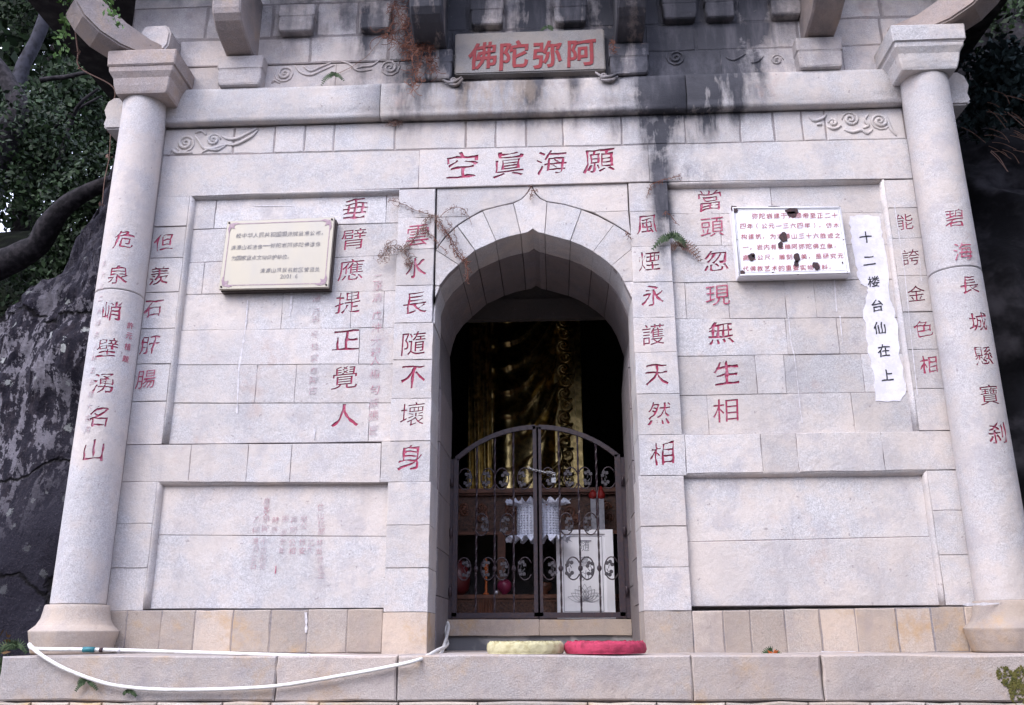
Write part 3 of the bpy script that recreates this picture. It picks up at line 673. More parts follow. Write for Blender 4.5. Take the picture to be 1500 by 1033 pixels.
def flat_text(chars, fmap, name, mat, parent, weight=0.0, amp=.045, split=False):
    """chars: list of (char, u, v, size); fmap maps (u, v) -> world; all in one mesh"""
    m = MB()
    if split:
        for c_ in chars: flat_text([c_], fmap, name, mat, parent, weight, amp)
        return
    for i, (ch, u, v, s, *rot) in enumerate(chars):
        bm = brush(ch, weight, seed=random.random()*50, amp=amp); bm.verts.ensure_lookup_table()
        a = rot[0] if rot else 0.0; ca, sa = math.cos(a), math.sin(a)
        m.add([fmap(u+(w.co.x*ca-w.co.y*sa)*s, v+(w.co.x*sa+w.co.y*ca)*s) for w in bm.verts], [tuple(x.index for x in f.verts) for f in bm.faces]); bm.free()
    o = m.build(name, mat, parent)
    if len(chars) > 1: o['kind'] = 'stuff'
    return o
def vol(me):
    bm = bmesh.new(); bm.from_mesh(me); v = abs(bm.calc_volume()); nb = sum(1 for e in bm.edges if not e.is_manifold); bm.free(); return v, nb
def front_area(me, ctr, outw, depth):
    return sum(p.area for p in me.polygons if abs(p.normal.dot(outw)) > .8 and (p.center-ctr).dot(outw) > -depth*.6 and (p.center-ctr).length < 3)
def dims(me):
    a = np.empty(len(me.vertices)*3); me.vertices.foreach_get('co', a); a = a.reshape(-1, 3); return np.concatenate([a.min(0), a.max(0)])
CARVED = set()
def carve(ch, fmap, size, targets, mat=M_CARVE, depth=.0075, weight=.006, wide=1.0, name='carved_character', seed=None):
    """sink a character into the target stones and lay its paint on the floor of the groove.
       fmap(u, v, w) -> world, w metres outward from the surface"""
    seed = random.random()*50 if seed is None else seed; good = False; DBG = False
    for amp, wt in ((.075, weight), (.05, weight), (.035, weight*.5), (.035, weight-.004), (.018, weight-.006), (.0, 0.0), (.0, -.008)):
        bm = brush(ch, 0, seed=seed, amp=amp); fatten(bm, wt*.8-.003, .017 if amp else 0, seed)
        for v in bm.verts: v.co.x *= size*wide; v.co.y *= size
        flat = bm.copy(); area = sum(f.calc_area() for f in bm.faces)
        r = bmesh.ops.extrude_face_region(bm, geom=list(bm.faces)); top = set(v for v in r['geom'] if isinstance(v, bmesh.types.BMVert))
        for v in bm.verts: v.co = fmap(v.co.x, v.co.y, .012 if v in top else -depth)
        bmesh.ops.recalc_face_normals(bm, faces=bm.faces); bm.verts.index_update()
        V = [tuple(v.co) for v in bm.verts]; Fc = [tuple(x.index for x in f.verts) for f in bm.faces]; bm.free()
        res = []; tot = 0
        for t in targets:
            me = mesh('cut', V, Fc); cm = M_CARVED if mat is M_CARVE else mat; me.materials.append(t.data.materials[0]); me.materials.append(cm)
            for p in me.polygons: p.material_index = 1
            if cm.name not in [m_.name for m_ in t.data.materials if m_]: t.data.materials.append(cm)
            if t.name not in CARVED:
                b2 = bmesh.new(); b2.from_mesh(t.data); bmesh.ops.triangulate(b2, faces=b2.faces); b2.to_mesh(t.data); b2.free(); CARVED.add(t.name)
            c = bpy.data.objects.new('cut', me); COL.objects.link(c); v0, n0 = vol(t.data); d0 = dims(t.data); got = None
            for solver in ('MANIFOLD', 'EXACT'):
                md = t.modifiers.new('b', 'BOOLEAN'); md.object = c; md.operation = 'DIFFERENCE'; md.solver = solver
                try: md.material_mode = 'TRANSFER'
                except Exception: pass
                bpy.context.view_layer.update()
                nm2 = bpy.data.meshes.new_from_object(t.evaluated_get(bpy.context.evaluated_depsgraph_get())); t.modifiers.clear()
                v1, n1 = vol(nm2); ar1 = sum(p.area for p in nm2.polygons)
                if abs((fmap(0, 0, 1)-fmap(0, 0, 0)).y) > .999:
                    b2 = bmesh.new(); b2.from_mesh(nm2); bmesh.ops.dissolve_degenerate(b2, dist=1e-6, edges=b2.edges); bmesh.ops.triangulate(b2, faces=b2.faces, ngon_method='EAR_CLIP'); b2.to_mesh(nm2); b2.free()
                v2, n2 = vol(nm2); ar2 = sum(p.area for p in nm2.polygons)
                ctr = fmap(0, 0, 0); outw = fmap(0, 0, 1)-ctr
                flip = any(p.normal.dot(outw) < -.5 and (p.center-ctr).dot(outw) > -depth*.6 and (p.center-ctr).length < size for p in nm2.polygons)
                ap_ = front_area(t.data, ctr, outw, depth)-front_area(nm2, ctr, outw, depth); flip = flip or (outw.y < -.999 and ap_ < (v0-v1)/(depth*1.6))
                if DBG: print('TRY', ch, t.name, solver, amp, round((v0-v1)/(area*depth), 3), n0, n1, flip, len(nm2.polygons))
                cut_ = ap_ if outw.y < -.999 else 0
                flip = flip or n2 > n0 or (outw.y < -.999 and (abs(ar1-ar2) > 2.5e-4 or abs(v1-v2) > 2e-5))
                if not flip and len(nm2.polygons) > 8 and -1e-7 <= v0-v1 < area*depth*1.5 and n1 <= n0 and np.abs(dims(nm2)-d0).max() < 1e-4:
                    got = nm2; tot += v0-v1; break
            bpy.data.objects.remove(c)
            if got is None: res = None; break
            res.append((t, got))
        if res is not None and tot > .45*area*depth:
            for t, me in res: t.data = me
            good = True; break
        if amp > 0 or wt > -.008: flat.free()
    if not good: print('CUTFAIL', ch)
    for v in flat.verts: v.co = fmap(v.co.x, v.co.y, -depth+.0012 if good else .0045)
    me = bpy.data.meshes.new(name); flat.to_mesh(me); flat.free()
    return link(name, me, mat, TEMPLE)
def smooth_drums():
    for t in DR.values():      # keep the turned surface smooth round the carved characters
        cx, cy = CL if t.data.vertices[0].co.x < 0 else CR; me = t.data; N = [None]*len(me.loops)
        for p in me.polygons:
            c3 = p.center; rad = Vector((c3.x-cx, c3.y-cy, 0)).normalized(); outer = p.normal.dot(rad) > .97 and p.material_index == 0
            for li, vi in zip(p.loop_indices, p.vertices):
                v = me.vertices[vi].co; N[li] = Vector((v.x-cx, v.y-cy, 0)).normalized() if outer else p.normal.copy()
        me.polygons.foreach_set('use_smooth', [True]*len(me.polygons)); me.normals_split_custom_set(N)
def stones_at(X, Z, Y, s):
    out = []
    for (o, (x0, x1, z0, z1), y, P) in STONES:
        if abs(y-Y) < .012 and x0-s < X < x1+s and z0-s < Z < z1+s: out.append(o)
    return out
def carve_wall(ch, px, py, size, Y=0.0, **k):
    X, Z = W(px, py, Y)
    return carve(ch, lambda u, v, w: Vector((X+u, Y-w, Z+v)), size, stones_at(X, Z, Y, size*.42), **k)
def carve_col(ch, px, py, size, c, drums, r, **k):
    d = ray(px, py); o0 = Vector((0, -CAMD, CAMZ))
    # ray / cylinder
    ox, oy = o0.x-c[0], o0.y-c[1]; A = d.x**2+d.y**2; B = 2*(ox*d.x+oy*d.y); C = ox*ox+oy*oy-r*r
    t = (-B-math.sqrt(max(0, B*B-4*A*C)))/(2*A); p = o0+d*t; a0 = math.atan2(p.y-c[1], p.x-c[0])
    def f(u, v, w):
        a = a0+u/r; rr = r+w; return Vector((c[0]+rr*math.cos(a), c[1]+rr*math.sin(a), p.z+v))
    tg = [DR[n] for n, (za, zb) in drums.items() if za-size*.5 < p.z < zb+size*.5]
    return carve(ch, f, size, tg, **k)
for ch, px in zip('空眞海願', (677, 745, 808, 878)): carve_wall(ch, px, {677: 242, 745: 241, 808: 238, 878: 236}[px], .215, weight=.010, wide=1.12)
for ch, p in zip('垂臂應提正覺人', ((520, 305), (518, 350), (514, 395), (510, 443), (507, 498), (505, 553), (505, 608))): carve_wall(ch, *p, .178, Y=PY, weight=.006, wide=1.12)
for ch, p in zip('當頭忽現無生相', ((1040, 293), (1043, 333), (1049, 382), (1051, 433), (1056, 487), (1064, 546), (1063, 601))): carve_wall(ch, *p, .172, Y=PY, weight=.006, wide=1.08)
for ch, p in zip('雲水長隨不壞身', ((612, 345), (608, 391), (608, 444), (606, 503), (605, 553), (604, 607), (601, 670))): carve_wall(ch, *p, .18, weight=.003)
for ch, p in zip('風煙永護天然相', ((948, 329), (951, 383), (957, 432), (957, 490), (962, 549), (966, 605), (970, 664))): carve_wall(ch, *p, .165, weight=.003)
for ch, p in zip('但羨石肝腸', ((240, 355), (233, 404), (224, 452), (219, 505), (214, 556))): carve_wall(ch, *p, .15, weight=.0, mat=M_CARVE)
for ch, p in zip('能誇金色相', ((1325, 325), (1334, 377), (1342, 430), (1353, 481), (1360, 534))): carve_wall(ch, *p, .13, weight=-.001, mat=M_CARVE)
for ch, p in zip('危泉峭壁湧名山', ((181, 350), (172, 402), (163, 455), (157, 509), (150, 561), (143, 610), (137, 660))):
    carve_col(ch, *p, .145, CL, {'L0': (.268, 2.175), 'L1': (2.175, 3.6)}, .147, weight=.002, mat=M_CARVE)
for ch, p in zip('碧海長城懸寶刹', ((1399, 319), (1411, 368), (1421, 417), (1434, 471), (1442, 521), (1450, 578), (1462, 634))):
    carve_col(ch, *p, .135, CR, {'R0': (.262, 2.205), 'R1': (2.205, 3.64)}, .1535, weight=.003, mat=M_CARVE)
smooth_drums(); build_cores()
# small painted inscriptions
def cyl_pt(px, py, c, r):
    d = ray(px, py); ox, oy = -c[0], -CAMD-c[1]; A = d.x**2+d.y**2; B = 2*(ox*d.x+oy*d.y); C = ox*ox+oy*oy-r*r
    t = (-B-math.sqrt(max(0, B*B-4*A*C)))/(2*A); p = Vector((0, -CAMD, CAMZ))+d*t
    return math.atan2(p.y-c[1], p.x-c[0])*r, p.z
def colmap(c, r): return lambda u, v: (c[0]+r*math.cos(u/r), c[1]+r*math.sin(u/r), v)
def painted_col(text, pts, s, c, r, mat, name='painted_signature'):
    flat_text([(ch, *cyl_pt(*p, c, r), s) for ch, p in zip(text, pts)], colmap(c, r+.0015), name, mat, TEMPLE, .004, .045, name == 'painted_letter')
painted_col('許元植題', ((191, 477), (189, 492), (187, 508), (184, 526)), .052, CL, .1485, M_CARVE, 'painted_letter')
tx = '主六乙二人南夫人年五恭題大吉月'
painted_col(tx, [(152-(y-385)*.105, y) for y in [385+17.5*i for i in range(len(tx))]], .045, CL, .1485, M_FAINT, 'faint_inscription')
def painted_wall(text, pts, s, Y, mat, name='faint_inscription', weight=0.0):
    return flat_text([(ch, *W(*p, Y), s) for ch, p in zip(text, pts)], lambda u, v: (u, Y-.0040, v), name, mat, TEMPLE, weight)
painted_wall('二康清戊沖大耕人楊勻族張喜', [(554-i*.6, y) for i, y in enumerate((408, 420, 436, 462, 480, 500, 516, 528, 548, 571, 590, 609, 630))], .072, PY, M_CARVE2, weight=-.010)
painted_wall('潘元彩冬桂家奉拜古', [(464-i*.7, y) for i, y in enumerate((437, 457, 468, 490, 508, 525, 543, 557, 572))], .06, PY, M_FAINT)
LPI = [('住山比邱林尚賢書立', [(470, 743), (470, 756), (471, 767), (471, 779), (468, 795), (467, 808), (469, 820), (470, 832), (471, 842)]),
       ('乙久', [(456, 795), (454, 806)]), ('學公修安', [(445, 761), (445, 771), (443, 794), (443, 807)]), ('再明公相', [(431, 762), (430, 777), (428, 795), (428, 807)]),
       ('宗叔全年', [(418, 760), (416, 780), (414, 793), (413, 807)]), ('時辰', [(404, 762), (402, 776)]), ('歲見文甲寅小吉則至', [(391, 734), (391, 744), (390, 752), (390, 762), (388, 774), (387, 793), (386, 806), (385, 818), (385, 829)]),
       ('乙卯海月立石', [(376, 761), (375, 776), (374, 793), (374, 805), (372, 817), (371, 829)])]
for t, p in LPI: painted_wall(t, p, .046, PY, M_CARVE2, weight=-.012)
painted_wall('丨', [(404, 835)], .05, PY, M_CARVE, weight=.01)
# whitewashed strip with black brush characters
WPX = [(1244, 318), (1256, 316), (1287, 317), (1290, 330), (1293, 352), (1299, 378), (1301, 402), (1304, 440), (1309, 452), (1314, 480), (1317, 520), (1326, 560), (1326, 575), (1318, 588), (1282, 588), (1281, 560), (1275, 530), (1271, 505), (1268, 480), (1264, 455), (1271, 432), (1270, 420), (1259, 415), (1255, 395), (1250, 365), (1245, 340)]
P = []
for i in range(len(WPX)):
    a = Vector(W(*WPX[i], PY)); b = Vector(W(*WPX[(i+1) % len(WPX)], PY))
    for k in range(4): P.append(a.lerp(b, k/4)+Vector((random.uniform(-.007, .007), random.uniform(-.006, .006))))
m = MB(); n = len(P); m.add([(p.x, PY-.0045, p.y) for p in P]+[(p.x, PY+.004, p.y) for p in P], [tuple(range(n)), tuple(range(2*n-1, n-1, -1))]+[(i, i+n, (i+1) % n+n, (i+1) % n) for i in range(n)])
ww = m.build('whitewash_strip', M_WHITE, TEMPLE); ww['label'] = 'ragged whitewashed strip with black brush characters'
flat_text([(ch, *W(*p, PY), .092) for ch, p in zip('十二楼台仙在上', ((1268, 348), (1273, 382), (1279, 413), (1285, 448), (1288, 481), (1294, 514), (1299, 550)))], lambda u, v: (u, PY-.0062, v), 'black_letter', M_BLACK, ww, .012, .06, True)
# white mortar smears
def smear(pts, w, Y):
    P = [W(x, y, Y) for x, y in pts]; m = MB()
    L = []; R = []
    for i in range(len(P)-1):
        for k in range(5):
            t = k/5; x = P[i][0]+(P[i+1][0]-P[i][0])*t; z = P[i][1]+(P[i+1][1]-P[i][1])*t; ww_ = w*random.uniform(.25, 1.2)
            if abs(P[i+1][0]-P[i][0]) < abs(P[i+1][1]-P[i][1]): L.append((x-ww_, Y-.0035, z)); R.append((x+ww_, Y-.0035, z))
            else: L.append((x, Y-.0035, z-ww_)); R.append((x, Y-.0035, z+ww_))
    n = len(L); m.add(L+R, [(i, i+1, n+i+1, n+i) for i in range(n-1)]); m.build('mortar_smear', M_LIME, TEMPLE)
smear([(363, 440), (361, 470), (357, 500), (350, 540), (348, 590), (347, 610)], .006, PY); smear([(461, 628), (460, 648)], .009, PY)
smear([(1155, 465), (1158, 500), (1163, 520), (1168, 560), (1172, 600), (1176, 625)], .004, PY); smear([(428, 425), (426, 452), (424, 466)], .008, PY)
smear([(372, 302), (400, 302), (432, 302), (435, 312)], .004, PY); smear([(1222, 410), (1224, 440), (1226, 461)], .005, PY); smear([(1230, 463), (1235, 512)], .004, PY)
smear([(1410, 886), (1440, 885), (1490, 883)], .007, -.235)
smear([(448, 897), (449, 915), (448, 930)], .008, 0); smear([(1203, 955), (1260, 956), (1300, 957)], .006, -.01)
smear([(1347, 380), (1350, 420)], .003, 0); smear([(1310, 300), (1325, 400), (1335, 500), (1346, 600)], .003, .0)
# cloud-scroll reliefs
def spiral(cx, cz, r, turns, a0, s=1):
    return [(cx+s*(r*(1-t/(turns*10.))*math.cos(a0+2*math.pi*t/10.)), cz+(r*(1-t/(turns*10.))*math.sin(a0+2*math.pi*t/10.))) for t in range(int(turns*10)+1)]
def relief(strokes, Y, rr, mat):
    m = MB(); rr *= 1.25
    for st in strokes: 
        n = len(st); m.tube([(x, Y, z) for x, z in st], [rr*(.45+.75*math.sin(math.pi*min(1, (i+1)/(n+1)))) for i in range(n)], 6)
    o = m.build('cloud_relief', mat, TEMPLE, True); o['kind'] = 'stuff'; return o
def cl(px, py, Y=0): return W(px, py, Y)
def frz(s, pts, Y, rr, mat):
    out = []
    for kind, *a in pts:
        if kind == 's': (x, y), r, t, a0 = a; c = cl(x, y, Y); out.append(spiral(c[0], c[1], r, t, a0, s))
        else: out.append([tuple(v.xy) for v in sm([Vector((*cl(x, y, Y), 0)) for x, y in a[0]], 5)])
    relief(out, Y, rr, mat)
frz(1, [('s', (272, 210), .072, 2.4, 3.6), ('l', [(246, 228), (252, 220), (258, 224), (268, 224), (282, 224)]), ('s', (313, 205), .05, 2.0, 0), ('l', [(286, 200), (292, 208), (300, 218), (312, 218), (325, 214), (340, 210)]),
        ('l', [(296, 224), (305, 219), (318, 220), (330, 214)]), ('l', [(325, 200), (335, 204), (348, 203), (362, 196), (377, 188)]), ('l', [(330, 212), (345, 212), (358, 206), (370, 199), (378, 190)]), ('l', [(286, 195), (296, 192), (302, 198)])], -.001, .0085, M_ST)
frz(-1, [('s', (1289, 178), .066, 2.4, 3.6), ('l', [(1313, 199), (1306, 191), (1302, 182), (1298, 170)]), ('s', (1246, 175), .058, 2.2, 0), ('l', [(1236, 190), (1248, 194), (1262, 191), (1270, 196), (1278, 190)]), ('l', [(1272, 168), (1266, 176), (1272, 184), (1264, 188)]),
         ('s', (1220, 180), .03, 1.5, 0), ('l', [(1212, 186), (1222, 189), (1232, 184)]), ('l', [(1184, 170), (1192, 177), (1204, 174), (1210, 168)]), ('l', [(1196, 183), (1204, 182)])], -.001, .0085, M_ST)
frz(1, [('s', (417, 108), .075, 2.5, 2.5), ('l', [(398, 122), (402, 118), (410, 122)]), ('l', [(432, 96), (440, 106), (455, 110), (470, 104), (490, 95)]), ('l', [(445, 98), (455, 104), (470, 98), (485, 92)])], -.001, .006, M_UP)
frz(-1, [('s', (571, 99), .075, 2.5, 2.5), ('l', [(500, 90), (512, 94), (525, 104), (545, 102)]), ('l', [(517, 102), (530, 98), (545, 96), (556, 88)])], -.001, .006, M_UP)
frz(1, [('s', (990, 84), .07, 2.3, 2.5), ('l', [(1063, 84), (1075, 88), (1092, 79)]), ('l', [(1100, 92), (1110, 90), (1118, 82)]), ('s', (1138, 88), .045, 2.0, 0)], -.001, .006, M_UP)
frz(1, [('l', [(648, 117), (658, 121), (668, 119), (676, 113)]), ('s', (664, 118), .02, 1.3, 0), ('l', [(658, 124), (670, 124), (678, 115)])], -.09, .008, M_UP)
frz(1, [('l', [(872, 106), (882, 112), (895, 112), (905, 108), (922, 107)]), ('s', (884, 112), .022, 1.3, 0), ('l', [(880, 117), (895, 118), (905, 112)])], -.09, .008, M_UP)

# ------------------------------------------------------------ name tablet
TAB = empty('name_tablet', (-.115, -.05, 3.8), 'dark grey stone name tablet with four bold red characters above the doorway', 'sign')
x0, x1, z0, z1 = W(666, 110, -.05)[0], W(887, 104, -.05)[0], W(777, 107, -.05)[1], W(777, 47, -.05)[1]
m = MB(); me_ = None
me = mesh('tablet_slab', [(x, y, z) for x in (x0, x1) for y in (-.062, .02) for z in (z0, z1)], [(0, 1, 3, 2), (4, 6, 7, 5), (0, 4, 5, 1), (2, 3, 7, 6), (0, 2, 6, 4), (1, 5, 7, 3)])
bm = bmesh.new(); bm.from_mesh(me); bmesh.ops.bevel(bm, geom=list(bm.edges), offset=.008, segments=2, affect='EDGES'); bmesh.ops.recalc_face_normals(bm, faces=bm.faces); bm.to_mesh(me); bm.free()
link('tablet_slab', me, M_TAB, TAB)
for ch, px, py in (('佛', 707, 82), ('陀', 753, 81), ('弥', 802, 80), ('阿', 852, 78)):
    X, Z = W(px, py, -.06); bm = brush(ch, 0, seed=px, amp=.03); fatten(bm, .020); s = .225
    r = bmesh.ops.extrude_face_region(bm, geom=list(bm.faces)); tp = set(v for v in r['geom'] if isinstance(v, bmesh.types.BMVert))
    for v in bm.verts: v.co = Vector((X+v.co.x*s*1.0, -.0665 if v in tp else -.058, Z+v.co.y*s*1.08))
    bmesh.ops.recalc_face_normals(bm, faces=bm.faces)
    me = bpy.data.meshes.new('red_character'); bm.to_mesh(me); bm.free(); link('red_character', me, M_RED, TAB)

# ------------------------------------------------------------ plaques
def slab_quad(c, Y, t, name, mat, parent, bev=.003):
    """c: TL, TR, BR, BL in (X, Z)"""
    V = [(x, Y, z) for x, z in c]+[(x, Y+t, z) for x, z in c]
    me = mesh(name, V, [(0, 1, 2, 3), (7, 6, 5, 4)]+[(i, i+4, (i+1) % 4+4, (i+1) % 4) for i in range(4)])
    bm = bmesh.new(); bm.from_mesh(me); bmesh.ops.recalc_face_normals(bm, faces=bm.faces); bmesh.ops.bevel(bm, geom=list(bm.edges), offset=bev, segments=1, affect='EDGES'); bm.to_mesh(me); bm.free()
    return link(name, me, mat, parent)
def quadmap(c, Y):
    TL, TR, BR, BL = [Vector(p) for p in c]
    return lambda u, v: (lambda p: (p.x, Y, p.y))((TL.lerp(TR, u)).lerp(BL.lerp(BR, u), 1-v))
def text_line(s, u0, v, du, size, asp):
    return [(ch, u0+i*du, v, size) for i, ch in enumerate(s) if ch != ' ']
def plaque_text(lines, c, Y, name, mat, parent, weight, amp=.03, split=False):
    """lines: (string, u start, u end or None, v, size m)"""
    TL, TR, BR, BL = [Vector(p) for p in c]; Wd = (TR-TL).length; Hd = (TL-BL).length; f = quadmap(c, Y)
    ch = []
    for (s, u0, u1, v, size) in lines:
        n = len(s)
        for i, k in enumerate(s):
            if k == ' ': continue
            uu = u0+(u1-u0)*i/max(1, n-1); sc = size*(.35 if k in '，。.' else 1)
            ch.append((k, uu*Wd - (size*.28 if k in '，。' else 0), v*Hd-(size*.22 if k in '，。.' else 0), sc))
    return flat_text(ch, lambda u, v: f(u/Wd, v/Hd), name, mat, parent, weight, amp, split)
# brass
BQ = [W(333, 324, -.03), W(490, 318, -.03), W(481, 421, -.03), W(320, 424, -.03)]
BR_ = empty('brass_plaque', (-1.79, -.03, 2.25), 'worn brass sheet plaque with etched text and floral corners, mounted left of the doorway', 'plaque')
slab_quad(BQ, -.03, .026, 'brass_plate', M_BRASS, BR_); q2 = [(a[0]+.004*s, a[1]+.004*t) for a, s, t in zip(BQ, (1, -1, -1, 1), (-1, -1, 1, 1))]
m = slab_quad([(BQ[0][0]+.005, BQ[0][1]-.005), (BQ[1][0]+.006, BQ[1][1]-.004), (BQ[2][0]+.006, BQ[2][1]-.006), (BQ[3][0]+.006, BQ[3][1]-.008)], -.0035, .056, 'backing_board', M_BRASSE, BR_)
f = quadmap(BQ, -.0315)
def strip(f, u0, v0, u1, v1, w, asp, m):
    if u0 == u1: P = [(u0-w/2, v0), (u0+w/2, v0), (u0+w/2, v1), (u0-w/2, v1)]
    else: P = [(u0, v0-w*asp/2), (u1, v0-w*asp/2), (u1, v0+w*asp/2), (u0, v0+w*asp/2)]
    m.add([f(*p) for p in P], [(0, 1, 2, 3)])
m = MB()
for a in ((.035, .055, .035, .95), (.965, .055, .965, .95)): strip(f, *a, .007, 1.5, m)
for a in ((.042, .055, .958, .055), (.042, .95, .958, .95)): strip(f, *a, .007, 1.5, m)
m.build('etched_border', M_BRASSD, BR_)
f2 = quadmap(BQ, -.0322)
for (cu_, cv, su, sv) in ((.03, .955, 1, -1), (.97, .955, -1, -1), (.97, .045, -1, 1), (.03, .045, 1, 1)):
    m = MB()
    for k in range(7):
        a = math.pi/2*(k/6); L = (.095 if k in (0, 6) else .075 if k == 3 else .055); w = .012
        d = Vector((math.cos(a), math.sin(a))); nn = Vector((-d.y, d.x))
        P = [d*.004, d*L*.6+nn*w, d*L, d*L*.6-nn*w]
        m.add([(lambda q_: (q_[0], q_[1]-.0002*k, q_[2]))(f2(cu_+su*p.x, cv+sv*p.y*1.5)) for p in P], [(0, 1, 2, 3)])
    m.build('corner_flourish', M_BRASSD, BR_)
for (u, v) in ((.022, .97), (.978, .965), (.978, .035), (.022, .035)):
    m = MB(); p = Vector(f(u, v)); m.lathe([(.007, 0), (.006, .004), (.002, .006)], (0, 0, 0), 8); m.V = [(p.x+a, p.y-c_, p.z+b) for a, b, c_ in m.V]; m.build('screw_head', M_RUST, BR_)
plaque_text([('经中华人民共和国国务院批准公布，', .125, .915, .775, .040), ('清源山石造像', .09, .335, .60, .038), ('弥陀岩阿弥陀佛造像', .455, .87, .615, .038), ('为国家重点文物保护单位。', .105, .62, .445, .038),
             ('清源山风景名胜区管理处', .385, .885, .255, .037), ('2001.6', .565, .70, .165, .032)], BQ, -.0322, 'etched_text', M_BRASST, BR_, .006)
m = MB(); strip(quadmap(BQ, -.0322), .36, .615, .43, .615, .008, 1.5, m); m.build('etched_dash', M_BRASST, BR_)
# enamel
EQ = [W(1071.5, 303, -.045), W(1232, 302, -.045), W(1246.5, 401, -.045), W(1082, 405, -.045)]
EQ = [(EQ[0][0], EQ[0][1]), (EQ[1][0], EQ[1][1]), (EQ[2][0], EQ[2][1]), (EQ[3][0], EQ[3][1])]
EN = empty('enamel_sign', (1.5, -.04, 2.26), 'chipped white enamel sign with six lines of dull red text, right of the doorway', 'sign')
slab_quad(EQ, -.042, .085, 'enamel_panel', M_ENAM, EN, .004)
TLv, TRv, BRv, BLv = [Vector(p) for p in EQ]
f = quadmap(EQ, -.047); m = MB()
for (u0, v0, u1, v1) in ((.0, .012, 1, .012), (0, .988, 1, .988)): strip(f, u0, v0, u1, v1, .016, 1.5, m)
def tubeq(f, pts, r, m): m.tube([Vector(f(*p)) for p in pts], r, 6)
m = MB(); tubeq(quadmap(EQ, -.044), [(0.012, .018), (.988, .018), (.988, .982), (.012, .982), (.012, .018)], .0065, m); m.build('rolled_rim', M_ENAM, EN, True)
f3 = quadmap(EQ, -.0445)
m = MB()
for a in ((.03, .05, .03, .955), (.97, .05, .97, .955)): strip(f3, *a, .003, 1.5, m)
for a in ((.0315, .05, .9685, .05), (.0315, .955, .9685, .955)): strip(f3, *a, .003, 1.5, m)
m.build('printed_border', M_BRASST, EN)
plaque_text([('弥陀岩建于元顺帝至正二十', .205, .93, .862, .047), ('四年（公元一三六四年）。仿木', .085, .93, .715, .045), ('构建筑，为清源山三十六胜迹之', .085, .93, .562, .045), ('一。岩内有石雕阿弥陀佛立象，', .09, .91, .410, .045),
             ('高五公尺，雕刻精美，是研究元', .08, .93, .262, .045), ('代佛教艺术的重要实物资料。', .07, .84, .105, .045)], EQ, -.0455, 'red_letter', M_ETXT, EN, .008, .03, True)
def chip(u, v, r, el=1.0, seed=0):
    p = Vector(quadmap(EQ, -.047)(u, v)); n = 14; V = []
    for k in range(n):
        a = 2*math.pi*k/n; rr = r*(1+.25*noise.noise(Vector((math.cos(a)*1.5, math.sin(a)*1.5, seed*3.3)))*2); V.append((p.x+rr*math.cos(a), p.y, p.z+rr*el*math.sin(a)))
    m = MB(); m.add(V, [tuple(range(n))]); m.add([(v[0], v[1]+.003, v[2]) for v in V], [tuple(range(n-1, -1, -1))]); m.build('rust_chip', M_RUST, EN)
for i, (u, v, r, e) in enumerate(((.445, .545, .028, 1.1), (.405, .435, .017, 1.4), (.135, .275, .024, 1.1), (.54, .25, .022, 1.3), (.528, .165, .017, 1.2), (.70, .125, .024, 1.2), (.025, .965, .022, 1.2), (.03, .045, .022, .7), (.55, .93, .045, .45), (.545, .885, .028, .9), (.38, .99, .04, .2), (.94, .16, .006, 1), (.015, .52, .006, 1), (.985, .5, .006, 1), (.985, .985, .007, 1), (.97, .02, .008, 1), (.31, .035, .006, 1), (.53, .015, .008, 1), (.15, .28, .01, 1))): chip(u, v, r, e, i)

# ------------------------------------------------------------ iron gate
GY = .985
GATE = empty('iron_gate', (-.12, GY, .2), 'purple-brown wrought iron double gate with scrolls standing in the arched doorway', 'gate')
def G(x, y, Y=GY): return WP(x, y, Y)
def bar(m, p, q, w, t=.02):
    p = Vector(p); q = Vector(q); d = (q-p).normalized(); s = Vector((0, 1, 0)).cross(d).normalized()*w/2; y = Vector((0, t/2, 0))
    m.add([p-s-y, p+s-y, p+s+y, p-s+y, q-s-y, q+s-y, q+s+y, q-s+y], [(0, 3, 2, 1), (4, 5, 6, 7), (0, 1, 5, 4), (1, 2, 6, 5), (2, 3, 7, 6), (3, 0, 4, 7)])
GX = lambda px: W(px, 800, GY)[0]
zb = W(783, 906, GY)[1]; ztop = W(783, 626, GY)[1]; zs = W(660, 677, GY)[1]
xl, xr, xc = GX(661), GX(915), GX(788.5)
def archz(x):   # arc through the shoulder points and the crown
    h = ztop-zs; w = (xr-xl)/2; R = (w*w+h*h)/(2*h); return zs + math.sqrt(max(0, R*R-(x-xc)**2)) - (R-h)
fr = MB()
for x in (xl-.008, xr+.008): bar(fr, (x, GY+.012, zb-.02), (x, GY+.012, zs+.02), .034, .034)
bar(fr, (xl-.02, GY+.012, zb-.012), (xr+.02, GY+.012, zb-.012), .022, .034)
fo = fr.build('gate_frame', M_IRON, GATE)
